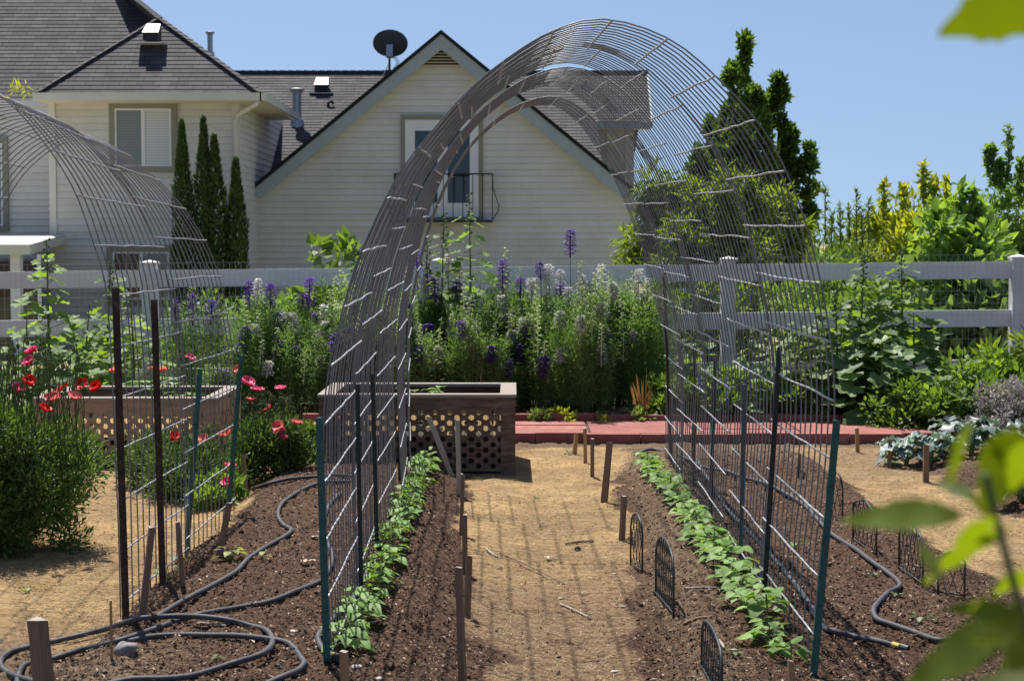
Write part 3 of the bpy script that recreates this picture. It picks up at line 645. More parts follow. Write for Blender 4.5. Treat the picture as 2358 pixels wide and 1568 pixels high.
d_ = MB(); d_.beam(dc - n_ * .02 - Vector((0, 0, .02)), dc - n_ * .16 - Vector((0, 0, .25)), .15, .10); d_.obj('bracket', M['galv'], dish)
d_ = MB(); d_.tube([dc - n_ * .12 - Vector((0, 0, .2)), ft + Vector((0, 0, .1)), ft], .028, 8); d_.tube([ft + Vector((0, 0, .28)), ft + Vector((-.18, -.3, -.16))], .012, 5); d_.box(ft.x - .1, ft.x + .1, ft.y - .1, ft.y + .1, ft.z - .06, ft.z + .1); d_.obj('mast', M['dishgrey'], dish)
d_ = MB(); c0 = dc - n_ * .1 - Vector((0, 0, .25))
for q in range(3): d_.tube([c0, c0 + Vector((.1 + .04 * q, 0, -.04)), c0 + Vector((.18 + .03 * q, 0, -.14)), c0 + Vector((.12, 0, -.24 - .03 * q)), ft + Vector((.04, -.03, .05))], .006, 4)
d_.obj('cable', M['blackmetal'], dish)

# ------------------------------------------------------------------ fence
YF = 15.4
def fz(px, a, b_): return at(px, a + (b_ - a) * px / 2335.0, YF).z
fence = thing('vinyl_fence', 'white vinyl three rail fence running across the back of the garden', 'fence', (0, YF, 0))
postpx = [-321, 345, 1011, 1677, 2345, 3010]; pw = .127
for px in postpx:
    x = at(px, 600, YF).x; zt = at(px, 611 - 15 * px / 2345.0, YF).z
    b = MB(); b.box(x - pw / 2, x + pw / 2, YF - pw / 2, YF + pw / 2, -.1, zt); po = b.obj('post', M['vinyl'], fence)
    c = MB(); h = pw / 2 + .012; c.box(x - h, x + h, YF - h, YF + h, zt, zt + .018)
    c.add([(x - h, YF - h, zt + .018), (x + h, YF - h, zt + .018), (x + h, YF + h, zt + .018), (x - h, YF + h, zt + .018), (x, YF, zt + .040)], [(0, 1, 4), (1, 2, 4), (2, 3, 4), (3, 0, 4)])
    sub(c, 'post_cap', M['vinyl'], po, fence)
for (t0, t1, h0) in ((626, 602, 39), (738, 713, 38), (853, 827, 38)):
    for pa, pb in zip(postpx[:-1], postpx[1:]):
        xa, xb = at(pa, 600, YF).x + pw / 2 - .005, at(pb, 600, YF).x - pw / 2 + .005; b = MB()
        za, zb = fz(pa, t0, t1), fz(pb, t0, t1); th = .044; hz = h0 * YF / F_PX
        b.add([(xa, YF - th / 2, za - hz), (xb, YF - th / 2, zb - hz), (xb, YF + th / 2, zb - hz), (xa, YF + th / 2, za - hz), (xa, YF - th / 2, za), (xb, YF - th / 2, zb), (xb, YF + th / 2, zb), (xa, YF + th / 2, za)],
              [(0,3,2,1),(4,5,6,7),(0,1,5,4),(1,2,6,5),(2,3,7,6),(3,0,4,7)])
        b.obj('rail', M['vinyl'], fence)
b = MB(); xa, xb = at(-250, 600, YF).x, at(2600, 600, YF).x; ym = YF - .075
zlo = lambda x: .03; zhi = lambda x: 1.31 + (x + 4.5) * .0102
n = int((xb - xa) / .051)
for q in range(n):
    x = xa + q * .051; r_ = .0011; z1 = zhi(x)
    b.add([(x - r_, ym, .02), (x + r_, ym, .02), (x, ym + r_, .02), (x - r_, ym, z1), (x + r_, ym, z1), (x, ym + r_, z1)], [(0, 1, 4, 3), (1, 2, 5, 4), (2, 0, 3, 5)])
for q in range(14):
    f_ = q / 13; r_ = .0012
    b.add([(x, ym - .003 + dy, .02 + (zhi(x) - .02) * f_ + dz) for x in (xa, xb) for dy, dz in ((0, -r_), (0, r_), (r_, 0))], [(0, 1, 4, 3), (1, 2, 5, 4), (2, 0, 3, 5)])
tag(b.obj('wire_mesh', M['galv']), 'fine welded wire mesh stretched along the white rail fence', 'wire mesh')
# ------------------------------------------------------------------ wire arches
def spline(P, per=8):
    P = [Vector(p) for p in P]; out = []
    for i in range(len(P) - 1):
        p0, p1, p2, p3 = P[max(i - 1, 0)], P[i], P[i + 1], P[min(i + 2, len(P) - 1)]
        for k in range(per):
            t = k / per
            out.append(.5 * ((2 * p1) + (p2 - p0) * t + (2 * p0 - 5 * p1 + 4 * p2 - p3) * t * t + (3 * p1 - p0 - 3 * p2 + p3) * t ** 3))
    out.append(P[-1]); return out
def hoop(P, n=72):
    q = np.array([tuple(v)[:3] for v in spline([(x, 0, z) for x, z in P], 10)]); d = np.concatenate([[0], np.cumsum(np.linalg.norm(np.diff(q, axis=0), axis=1))])
    s = np.linspace(0, d[-1], n); return np.stack([np.interp(s, d, q[:, 0]), np.interp(s, d, q[:, 2])], 1), d[-1]
HF = [(-.618,.06),(-.628,.34),(-.634,.60),(-.632,.80),(-.628,.95),(-.608,1.10),(-.56,1.30),(-.515,1.44),(-.45,1.585),(-.37,1.735),(-.262,1.87),(-.155,1.99),(-.04,2.09),(.13,2.195),(.305,2.235),(.52,2.17),(.693,2.03),(.837,1.867),(.93,1.69),(1.0,1.49),(1.05,1.275),(1.078,1.06),(1.078,.85),(1.062,.64),(1.035,.42),(1.012,.06)]
HB = [(-.655,.06),(-.66,.40),(-.66,.75),(-.65,1.0),(-.62,1.25),(-.565,1.50),(-.47,1.80),(-.34,2.06),(-.19,2.25),(.02,2.40),(.25,2.445),(.42,2.34),(.53,2.195),(.67,1.945),(.79,1.65),(.865,1.39),(.93,1.15),(.976,.97),(1.0,.7),(1.0,.4),(1.0,.06)]
def arch(root, hf, hb, ya, yb, panels, wire_r, rod_skip=.203, nw=13):
    A, la = hoop(hf); B, lb = hoop(hb); n = len(A)
    for pi_, (y0, y1, dl0, dl1, dr0, dr1, dz, ph) in enumerate(panels):
        s = np.linspace(0, 1, n); wl_ = np.clip(1 - s * 2.2, 0, 1); wr_ = np.clip(s * 2.2 - 1.2, 0, 1)
        def pt(v):
            y = y0 + (y1 - y0) * v; u = (y - ya) / (yb - ya); Q = A * (1 - u) + B * u
            x = Q[:, 0] + wl_ * (dl0 + (dl1 - dl0) * v) + wr_ * (dr0 + (dr1 - dr0) * v)
            return np.stack([x, np.full(n, y) + .012 * np.sin(s * 9 + pi_) * 1, Q[:, 1] + dz * np.sin(pi * s)], 1)
        b = MB()
        for k in range(nw):
            v = k / (nw - 1); P = pt(v); P = P + np.stack([.0012 * np.sin(s * 31 + k * 2.1), .0015 * np.sin(s * 17 + k * 1.7), 0 * s], 1)
            b.tube(P, wire_r, 6)
        pan = b.obj('wire_panel', M['wire'], root, smooth=True)
        rb = MB(); L = (la + lb) / 2; m = int((L - .1) / rod_skip)
        for k in range(m + 1):
            t = (ph + k * rod_skip) / L
            if t > .995: break
            f = t * (n - 1); i0 = int(f); fr = f - i0; pts = []
            for v in np.linspace(-.012, 1.012, 9):
                P = pt(v); c = P[i0] * (1 - fr) + P[min(i0 + 1, n - 1)] * fr
                T = P[min(i0 + 1, n - 1)] - P[i0]; nrm = np.array([T[2], 0, -T[0]]); nrm /= np.linalg.norm(nrm)
                side = 1
                pts.append(c + nrm * (wire_r * 1.9) * side + np.array([0, 0, R.uniform(-.003, .003)]))
            rb.tube(pts, wire_r * 1.2, 6)
        ro = rb.obj('cross_rods', M['rod'], pan, smooth=True, loc=0); ro.data.transform(Matrix.Translation(-Vector(root.location)))
arch1 = thing('wire_arch', 'tall grey wire panel arch spanning the middle path between the bean rows', 'garden arch', (.19, 5.8, 0), 'wire panel garden arches')
arch(arch1, HF, HB, 5.75, 11.3, [(5.78, 6.98, 0, 0, 0, 0, 0, .05), (6.95, 8.14, -.002, -.015, .0, .02, .012, .11), (8.08, 9.28, .01, .02, -.02, 0, -.012, .02), (9.18, 10.36, .06, .02, .0, -.015, .02, .15), (10.2, 11.32, .055, -.015, .0, .01, -.05, .08)], .003)
LF = [(-1.555,.0),(-1.565,.5),(-1.58,1.0),(-1.60,1.33),(-1.64,1.49),(-1.715,1.71),(-1.834,1.90),(-1.98,2.06),(-2.16,2.13),(-2.36,2.08),(-2.53,1.92),(-2.67,1.66),(-2.77,1.32),(-2.82,.9),(-2.84,.45),(-2.83,0)]
LB = [(-1.50,.0),(-1.49,.5),(-1.49,.86),(-1.515,1.07),(-1.575,1.36),(-1.65,1.54),(-1.79,1.74),(-1.97,1.91),(-2.15,2.03),(-2.33,2.06),(-2.50,1.98),(-2.66,1.82),(-2.80,1.56),(-2.88,1.25),(-2.92,.8),(-2.92,0)]
arch2 = thing('wire_arch', 'second wire panel arch standing beside the left poppies, cut off by the photo edge', 'garden arch', (-2.2, 6.9, 0), 'wire panel garden arches')
arch(arch2, LF, LB, 6.8, 9.5, [(6.82, 8.08, 0, 0, 0, 0, 0, .07), (7.99, 9.3, .012, .0, .0, .02, -.015, .13)], .003)

# ------------------------------------------------------------------ posts
def tpost(base, top, mat, label, studs=True, wdt=.024):
    base, top = Vector(base), Vector(top)
    root = thing('steel_post', label, 'fence post', base, 'steel posts driven in beside the wire arches')
    d = (top - base); b = MB(); lo = base - d * .06; yv = Vector((1, 0, 0)) if abs(base.x) < 3 else Vector((1, 0, 0))
    b.beam(lo, top, wdt, .005, (0, -1, 0)); b.beam(lo + Vector((0, .013, 0)), top + Vector((0, .013, 0)), .006, .022, (0, -1, 0)); 
    if studs:
        s = b; n = int(d.length / .055)
        for i in range(1, n):
            p = base + d * (i / n) + Vector((0, -.006, 0)); s.box(p.x - .008, p.x + .008, p.y - .004, p.y + .003, p.z - .008, p.z + .008)
    b.obj('stem', mat, root)
    return root
def vpost(bx, by, tx, ty, mat, label, dx=0, **k):
    p = gpt(bx, by); p.x += dx; t = at(tx, ty, p.y); t.x += dx
    return tpost(p, t, M[mat], label, **k)
vpost(753, 1525, 735, 962, 'greenpost', 'green steel post at the near left foot of the tall arch')
vpost(832, 1365, 823, 885, 'darkpost', 'grey steel post second along the left foot of the tall arch', wdt=.018)
vpost(868, 1262, 858, 860, 'darkpost', 'grey steel post third along the left foot of the tall arch', wdt=.019)
vpost(921, 1112, 919, 790, 'darkpost', 'black steel post at the far left foot of the tall arch', wdt=.02)
vpost(1873, 1553, 1927, 968, 'greenpost', 'green steel post at the near right foot of the tall arch')
vpost(1760, 1375, 1795, 800, 'darkpost', 'tall dark steel post second along the right foot of the tall arch', wdt=.02)
vpost(1706, 1285, 1714, 885, 'greypost', 'pale grey post third along the right foot of the tall arch', wdt=.02)
vpost(1635, 1188, 1647, 825, 'darkpost', 'dark steel post fourth along the right foot of the tall arch', wdt=.02)
vpost(1597, 1122, 1600, 800, 'darkpost', 'dark steel post fifth along the right foot of the tall arch', wdt=.02)
vpost(1545, 1062, 1529, 626, 'rustpost', 'rusty brown pole at the far right foot of the tall arch', studs=False, wdt=.019)
vpost(290, 1425, 266, 664, 'rustpost', 'rusty brown post nearest the camera on the left arch', wdt=.028)
vpost(375, 1352, 355, 690, 'rustpost', 'rusty brown post second along the left arch', wdt=.028)
vpost(430, 1272, 461, 850, 'greenpost', 'leaning green post third along the left arch')
vpost(524, 1200, 556, 818, 'greenpost', 'leaning green post at the far end of the left arch')

# ------------------------------------------------------------------ wooden stakes
def stake(bx, by, tx, ty, wpx, mat, label, lean=0.0, flat=1.0, name='wooden_stake'):
    p = gpt(bx, by); t = at(tx, ty, p.y + lean); wd = wpx * p.y / F_PX
    root = thing(name, label, 'stake', p, 'wooden garden stakes'); d = (t - p)
    b = MB(); lo = p - d.normalized() * .04
    x = Vector((1, 0, 0)); y = Vector((0, 1, 0)); V = []
    rot = R.uniform(-.5, .5); x, y = x * cos(rot) + y * sin(rot), y * cos(rot) - x * sin(rot)
    for k in range(5):
        c = lo + (t - lo) * (k / 4); ww = wd * (1 - .02 * k) * R.uniform(.95, 1.05)
        for i, j in ((-1, -1), (1, -1), (1, 1), (-1, 1)): V.append(tuple(c + x * (i * ww / 2) + y * (j * ww * flat / 2) + (Vector((0, 0, R.uniform(-.25, .2) * ww)) if k == 4 else Vector((0, 0, 0)))))
    f = [(k * 4 + i, k * 4 + (i + 1) % 4, k * 4 + 4 + (i + 1) % 4, k * 4 + 4 + i) for k in range(4) for i in range(4)] + [(3, 2, 1, 0), (16, 17, 18, 19)]
    b.add(V, f); o = b.obj('shaft', M[mat], root)
    cpm = MB(); cpm.add([tuple(Vector(v) + Vector((0, 0, .0015))) for v in V[-4:]], [(0, 1, 2, 3)]); cpm.obj('cut_end', M['stakepale'], root)
    return root
S = stake
S(1041, 1098, 987, 960, 13, 'stakepale', 'grey lath leaning left in front of the planter', lean=.04, flat=.4)
S(1058, 1142, 1053, 968, 11, 'stakepale', 'upright grey stake in front of the planter at the end of the left bed')
S(1062, 1230, 1066, 1092, 9, 'stake', 'thin brown stake by the path just nearer than the planter')
S(1071, 1322, 1070, 1186, 12, 'stake', 'brown stake third from the planter along the left of the path')
S(1076, 1423, 1080, 1279, 13, 'stake', 'brown stake with a pale cut top beside the nearest left path stake')
S(1066, 1590, 1056, 1308, 15, 'stake', 'nearest and tallest stake on the left of the path')
S(1323, 1046, 1327, 999, 9, 'stakeorange', 'shortest of the orange stakes standing against the red walk')
S(1348, 1067, 1347, 986, 8, 'stakeorange', 'tall thin orange stake in front of the red walk')
S(1364, 1098, 1364, 1010, 8, 'stake', 'thin brown stake just nearer than the orange stakes')
S(1391, 1157, 1404, 1019, 14, 'stake', 'thick brown stake leaning right at the right edge of the path')
S(1432, 1245, 1437, 1142, 11, 'stake', 'brown stake standing behind the far black lattice edging on the path')
S(1975, 1042, 1973, 985, 9, 'stakeorange', 'orange stake in front of the red walk at right')
S(2048, 1076, 2050, 1012, 9, 'stake', 'brown stake in front of the kale')
S(2132, 1110, 2133, 1023, 13, 'stake', 'purplish brown stake right of the kale leaves')
S(2205, 1010, 2212, 952, 16, 'stake', 'broad stake standing behind the kale')
S(566, 1143, 560, 1045, 9, 'stakeorange', 'orange brown stake leaning beside the right poppy clump')
S(505, 1276, 528, 1160, 14, 'stake', 'split brown stake leaning right beside the left bed')
S(326, 1423, 350, 1214, 16, 'stake', 'stout leaning stake between the two rusty posts')
S(421, 1348, 409, 1202, 9, 'stake', 'slim leaning stake right of the rusty posts')
S(257, 1523, 255, 1383, 5, 'stakeorange', 'very thin cane standing beside the grey rock')
S(104, 1600, 86, 1424, 36, 'stake', 'thick square stake at the near left corner beside the hose coil')
S(796, 1600, 792, 1498, 17, 'stakeorange', 'short stake at the near end of the left bean row')
S(1827, 1620, 1820, 1522, 14, 'stakeorange', 'short stake at the near end of the right bean row')

# ------------------------------------------------------------------ hoses
def hose(pts, label, r=.0105, lift=.004, name='soaker_hose', ends=()):
    P = []
    for q in pts: P.append(gpt(q[0], q[1], r + lift + (q[2] if len(q) > 2 else 0)))
    root = thing(name, label, 'hose', P[0], 'black soaker hoses'); b = MB(); b.tube(spline(P, 7), r, 10); b.obj('tube', M['hose'], root, smooth=True)
    if ends:
        d = (P[-1] - P[-2]).normalized(); f = MB(); f.tube([P[-1] - d * .012, P[-1] + d * .014], r * 1.25, 12); f.obj('fitting', M['brass'], root)
        f = MB(); f.tube([P[-1] + d * .015, P[-1] + d * .02, P[-1] + d * .048, P[-1] + d * .05], [r * 1.2, r * 1.55, r * 1.5, r * 1.1], 14); f.obj('end_cap', M['iron'], root)
    return root
z7 = lambda L: [(x / 3.0, 1045.4 + y / 3.0) + tuple(q) for x, y, *q in L]
z9 = lambda L: [(1572 + x / 3.0, 1045.4 + y / 3.0) + tuple(q) for x, y, *q in L]
hose(z7([(2450, 150), (2330, 145), (2190, 155), (2000, 172), (1850, 205), (1740, 240)]), 'black soaker hose curving past the far end of the left bed toward the poppies')
hose(z7([(2420, 190), (2260, 185), (2140, 215), (2020, 285), (1940, 360), (1922, 425), (1960, 490), (2012, 522), (1965, 570), (1850, 632), (1720, 717), (1640, 800), (1530, 870), (1400, 940), (1250, 1020), (1050, 1112)]), 'black soaker hose kinking down the left edge of the left bed')
hose(z7([(2358, 270), (2290, 330), (2250, 400), (2240, 500), (2250, 590), (2295, 680), (2290, 760), (2240, 850), (2200, 882), (2050, 945), (1850, 1010), (1600, 1065), (1400, 1100), (1250, 1135), (1180, 1165), (1000, 1222), (770, 1290), (600, 1342), (400, 1400), (250, 1440), (160, 1485), (120, 1550), (125, 1620)]), 'black soaker hose running from the arch foot into the loose coil')
hose(z7([(2560, 760), (2480, 900), (2420, 1020), (2340, 1110), (2280, 1160), (2210, 1230), (2198, 1290), (2235, 1350), (2310, 1395)]), 'black hose end hooking round the near left post of the tall arch', ends=(1,))
hose(z7([(300, 1600), (240, 1568), (100, 1530), (20, 1480), (5, 1430), (60, 1375), (200, 1330), (400, 1285), (700, 1215, .006), (950, 1150, .012), (1150, 1122, .02), (1350, 1120, .02), (1550, 1140, .006), (1720, 1180), (1840, 1230), (1882, 1280), (1860, 1340, .02), (1780, 1390, .02), (1600, 1445), (1350, 1500), (1150, 1540), (900, 1572), (700, 1600)]), 'outer loop of the black hose coil at the near left')
hose(z7([(890, 1290), (1050, 1260), (1250, 1240), (1450, 1235), (1650, 1250), (1850, 1275), (2000, 1310), (2080, 1375), (2100, 1430), (2060, 1490), (1950, 1540), (1820, 1595), (1700, 1640)]), 'inner arc of the black hose coil beside the grey rock')
hose(z9([(-330, 10), (-240, -30), (-130, -20), (0, 20), (160, 90), (300, 130), (430, 170), (560, 200), (700, 285), (850, 360), (940, 460), (1040, 550), (1200, 660), (1300, 740), (1420, 820), (1490, 880), (1492, 918), (1420, 960), (1350, 1020), (1318, 1090), (1345, 1150), (1450, 1190), (1600, 1230), (1760, 1262), (1900, 1270)]), 'long soaker hose bending along the right edge of the right bed')
hose(z9([(100, 40), (160, 150), (230, 260), (320, 390), (480, 560), (620, 700), (750, 850), (860, 1010), (970, 1188), (1060, 1222), (1200, 1255), (1350, 1290), (1470, 1318)]), 'soaker hose with brass fitting and black end cap beside the right arch foot', ends=(1,))

# ------------------------------------------------------------------ lattice edging
def edging(l, r, top, label, arched=True, lean=0.0):
    """l, r: ground points of the two feet; top: photo height of the crown"""
    a, b_ = gpt(*l), gpt(*r); mid = (a + b_) / 2; ht = at(top[0], top[1], mid.y).z - mid.z
    root = thing('lattice_edging', label, 'garden edging', a, 'black arched lattice edgings')
    W = (b_ - a); fr = MB(); N = 14
    def P(u, v): return a + W * u + Vector((lean * v, 0, ht * v))
    def vmax(u): return .68 + .32 * sqrt(max(0, 1 - (2 * u - 1) ** 2)) if arched else .80 + .2 * (1 - abs(2*u-1))
    fr.tube([P(0, -.1)] + [P(u, vmax(u)) for u in np.linspace(0, 1, N)] + [P(1, -.1)], .0048, 6); fr.tube([P(0, .06), P(1, .06)], .004, 6)
    fr.obj('frame', M['edging'], root, smooth=True)
    la = MB(); k = 7; Lw = W.length; sp = .058
    for s_ in (-1, 1):
        c = -ht
        while c < Lw + ht:
            pts = []
            for v in np.linspace(.06, 1, 40):
                u = (c + s_ * v * ht * .42) / Lw
                if 0 <= u <= 1 and v <= vmax(u): pts.append(P(u, v))
            if len(pts) > 2: la.tube([pts[0], pts[len(pts) // 2], pts[-1]], .0018, 4)
            c += sp
    la.obj('lattice', M['edging'], root)
edging((1452, 1302), (1479, 1322), (1463, 1183), 'farther of the two whole black lattice edgings beside the middle path')
edging((1510, 1372), (1551, 1424), (1528, 1240), 'black lattice edging beside the middle path, nearer than its whole twin')
edging((1616, 1540), (1662, 1620), (1632, 1443), 'nearest black lattice edging, cut off by the bottom of the photo')
edging((1838, 1100), (1842, 1085), (1836, 1045), 'small far lattice edging behind the wire of the right arch foot')
edging((1905, 1185), (1940, 1200), (1925, 1085), 'lattice edging partly behind the near right green post')
edging((1964, 1245), (2018, 1280), (1985, 1150), 'lattice edging just right of the near right green post', False)
edging((2070, 1313), (2125, 1352), (2098, 1205), 'round topped lattice edging standing against the right straw path')
edging((2160, 1368), (2221, 1378), (2195, 1268), 'lattice edging half hidden by the blurred foreground leaves', False)

# ------------------------------------------------------------------ planters
def holes_panel(b, o, ex, ez, W, H, cw=.0465, chh=.066, r=.0185, depth=.02):
    """a moulded panel pierced with staggered round holes; o is its lower corner, ex along, ez up"""
    o, ex, ez = Vector(o), Vector(ex), Vector(ez); n = ex.cross(ez); nc = int(W / cw); cw = W / nc; K = 12
    nr = int(H / chh); chh = H / nr
    def quad(u0, u1, v0, v1): b.add([tuple(o + ex * u + ez * v) for u, v in ((u0, v0), (u1, v0), (u1, v1), (u0, v1))], [(0, 1, 2, 3)])
    for i in range(nc):
        off = 0 if i % 2 == 0 else chh / 2; m = nr if i % 2 == 0 else nr - 1; u0 = i * cw; uc = u0 + cw / 2
        if off: quad(u0, u0 + cw, 0, off); quad(u0, u0 + cw, H - off, H)
        for j in range(m):
            v0 = off + j * chh; vc = v0 + chh / 2; V = []
            ang = [2 * pi * k / K + pi / K for k in range(K)]
            for a in ang:
                c_, s_ = cos(a), sin(a); t = min(cw / 2 / max(abs(c_), 1e-6), chh / 2 / max(abs(s_), 1e-6)); V.append((uc + c_ * t, vc + s_ * t, 0))
            for a in ang: V.append((uc + r * cos(a), vc + r * sin(a), 0))
            for a in ang: V.append((uc + r * cos(a), vc + r * sin(a), depth))
            f = [(k, (k + 1) % K, K + (k + 1) % K, K + k) for k in range(K)] + [(K + k, K + (k + 1) % K, 2 * K + (k + 1) % K, 2 * K + k) for k in range(K)]
            b.add([tuple(o + ex * u + ez * v - n * d) for u, v, d in V], f)
            for sx in (-1, 1):
                for sy in (-1, 1):
                    aa = [k for k in range(K) if (cos(ang[k]) * sx > 0 and sin(ang[k]) * sy > 0)]
                    cand = [V[k][:2] for k in aa]
                    A_ = [q for q in cand if abs(abs(q[0] - uc) - cw / 2) < 1e-6]; B_ = [q for q in cand if abs(abs(q[1] - vc) - chh / 2) < 1e-6]
                    if A_ and B_:
                        pa = max(A_, key=lambda q: abs(q[1] - vc)); pb = max(B_, key=lambda q: abs(q[0] - uc))
                        b.add([tuple(o + ex * u + ez * v) for u, v in (pa, (uc + sx * cw / 2, vc + sy * chh / 2), pb)], [(0, 1, 2)])
liner = leafmat('burlap liner', (.40, .29, .16), (.50, .37, .21), trans=.75, tcol=(1.6, 1.5, 1.2), rough=.8)
def liner_strip(b, p0, p1, zlow, ztop, n=90):
    for i in range(n):
        if R.random() < .12: continue
        q0 = p0 + (p1 - p0) * (i / n); q1 = p0 + (p1 - p0) * ((i + R.uniform(.8, 1.1)) / n); zl = zlow + R.choice([0, 0, .02, .05, .09]); b.add([(q0.x, q0.y, zl), (q1.x, q1.y, zl), (q1.x, q1.y, ztop - R.choice([0, 0, .03])), (q0.x, q0.y, ztop)], [(0, 1, 2, 3)])
def planter(x0, x1, y0, y1, z1, mat, label, lx=0):
    root = thing('raised_planter', label, 'planter', ((x0 + x1) / 2, (y0 + y1) / 2, 0), 'perforated raised planters')
    b = MB(); t = .05; rz = z1 - .022
    holes_panel(b, (x0 + .07, y0, .015), (1, 0, 0), (0, 0, 1), x1 - x0 - .14, rz - .075); b.box(x0 + .07, x1 - .07, y0 - .002, y0 + .03, rz - .06, rz)
    holes_panel(b, (x1, y0 + .07, .015), (0, 1, 0), (0, 0, 1), y1 - y0 - .14, rz - .075); b.box(x1 - .03, x1, y0 + .07, y1 - .07, rz - .06, rz)
    holes_panel(b, (x0, y1 - .07, .015), (0, -1, 0), (0, 0, 1), y1 - y0 - .14, rz - .075)
    b.obj('panel', mat, root)
    for x, y in ((x0, y0), (x1 - .085, y0), (x0, y1 - .085), (x1 - .085, y1 - .085)): b = MB(); b.box(x - .006, x + .09, y - .006, y + .09, -.05, rz); b.obj('corner_post', mat, root)
    b = MB(); b.box(x0 + .09, x1 - .09, y1 - .04, y1 - .01, 0, rz); b.obj('back_panel', mat, root)
    b = MB(); e = .012; w_ = .095
    for a in ((x0 - e, x1 + e, y0 - e, y0 + w_), (x0 - e, x1 + e, y1 - w_, y1 + e), (x0 - e, x0 + w_, y0 + w_ + .002, y1 - w_ - .002), (x1 - w_, x1 + e, y0 + w_ + .002, y1 - w_ - .002)):
        b.box(a[0], a[1], a[2], a[3], rz + .002, z1)
    b.obj('rim', M['rim'], root)
    b = MB(); zs_ = z1 - .27; b.box(x0 + .024, x1 - .024, y0 + .024, y1 - .045, .0, zs_); b.obj('soil', M['dark'], root)
    b = MB(); liner_strip(b, Vector((x0 + .06, y0 + .037, 0)), Vector((x1 - .06, y0 + .037, 0)), zs_, rz); liner_strip(b, Vector((x1 - .037, y0 + .06, 0)), Vector((x1 - .037, y1 - .06, 0)), zs_, rz); b.obj('liner', liner, root)
    return root
PY = 11.25
px0, px1, pz = at(736, 1000, PY).x, at(1185, 1000, PY).x, at(950, 908, PY).z
planter(px0, px1, PY, PY + .95, pz, M['planter'], 'brown raised planter pierced with round holes at the end of the middle path')
QY = 11.6; qx1 = at(500, 1000, QY).x; qz = at(400, 916, QY).z
planter(qx1 - 1.22, qx1, QY, QY + 1.0, qz, M['planterpale'], 'tan raised planter pierced with round holes behind the left arch')

# ------------------------------------------------------------------ small things on the ground
def rock(px, py, r, label, sq=(1, .8, .62), mat='stone', name='rock', cat='rock'):
    p = gpt(px, py); n, m_ = 14, 9; V = []; b = MB(); sd_ = R.random() * 50
    for i in range(m_ + 1):
        for k in range(n):
            a, t = 2 * pi * k / n, pi * i / m_; q = np.array([sin(t) * cos(a), sin(t) * sin(a), cos(t)])
            d = 1 + .5 * float(vnoise(np.array([q[0] * 2.2 + sd_]), np.array([q[1] * 2.2 + q[2] * 3 + sd_]))[0]) + .22 * float(vnoise(np.array([q[0] * 6 + sd_]), np.array([q[1] * 6 + q[2] * 7]))[0])
            V.append((p.x + q[0] * r * sq[0] * d, p.y + q[1] * r * sq[1] * d, p.z + r * sq[2] * .5 + q[2] * r * sq[2] * d))
    b.add(V, [(i * n + k, (i + 1) * n + k, (i + 1) * n + (k + 1) % n, i * n + (k + 1) % n) for i in range(m_) for k in range(n)])
    return tag(b.obj(name, M[mat], smooth=True), label, cat)
rock(291, 1508, .042, 'rough grey lava rock beside the thin cane inside the hose coil')
rock(1330, 1267, .017, 'small dark round clod on the straw path beside a stick', (1, 1, .9), 'dark', 'clod', 'clod')
M['pebble'] = surf('pale pebble', (.45, .38, .33), (.6, .54, .48), scale=20, rough=.85)
for px, py, r, lb in ((822, 1538, .016, 'pale flat pebble at the near end of the left bean row'), (1415, 1548, .012, 'pale pebble low on the path near the bottom edge'), (1292, 1378, .010, 'pale pebble on the left slope of the path'), (1433, 1398, .012, 'tan flat pebble below the black lattice edging'), (1414, 1322, .009, 'small white chip on the path near the lattice edging'), (872, 1560, .013, 'cream pebble below the left bean row'), (676, 1455, .014, 'pinkish grey pebble inside the hose loop'), (1690, 1497, .010, 'tiny pale stone beside the nearest lattice edging'), (860, 1432, .012, 'white pebble left of the brown path stakes')):
    rock(px, py, r, lb, (1.2, .9, .45), 'pebble', 'pebble', 'pebble')
def stick(a, b_, r, label, mat='stakepale', lift=.006):
    p, q = gpt(*a, lift), gpt(*b_, lift); m1 = (p + q) / 2 + Vector((R.uniform(-.01, .01), R.uniform(-.02, .02), .004)); b = MB(); b.tube(spline([p, m1, q], 4), r, 6)
    return tag(b.obj('twig', M[mat], smooth=True), label, 'twig')
stick((1302, 1252), (1368, 1246), .007, 'stout pale stick lying across the straw path', 'stake')
stick((1573, 1438), (1640, 1420), .007, 'forked looking twig on the right bed soil', 'stake'); stick((1580, 1354), (1650, 1353), .005, 'thin pale twig on the right bed slope')
stick((1648, 1472), (1668, 1492), .005, 'short pale twig behind the nearest lattice edging'); stick((1120, 1262), (1145, 1282), .005, 'short grey twig on the left slope of the path')
stick((1290, 1390), (1360, 1420), .004, 'slender twig lying at the left edge of the path'); stick((1150, 1272), (1300, 1345), .003, 'long thin root trailing down the left slope', 'stake')
stick((455, 1432), (520, 1440), .0035, 'fine dry stalk inside the hose coil')
def dry_leaf(px, py, L, label):
    p = gpt(px, py, .012); b = MB()
    for a in (.3, 2.9, 4.4): b.leaf(p, (cos(a), sin(a) * .6, .15), (0, 0, 1), L * R.uniform(.7, 1), L * .5, droop=.25, fold=.35, wav=.1)
    return tag(b.obj('dry_leaf', M['dryleaf'], smooth=True), label, 'dry leaf')
dry_leaf(1268, 1282, .05, 'curled pale dry leaf lying in the middle of the straw path'); dry_leaf(1345, 1363, .03, 'reddish dry leaf low on the straw path'); dry_leaf(710, 1298, .05, 'long pale dry leaf beside the hose on the left bed'); dry_leaf(725, 1235, .03, 'tan dry leaf behind the left arch wires')
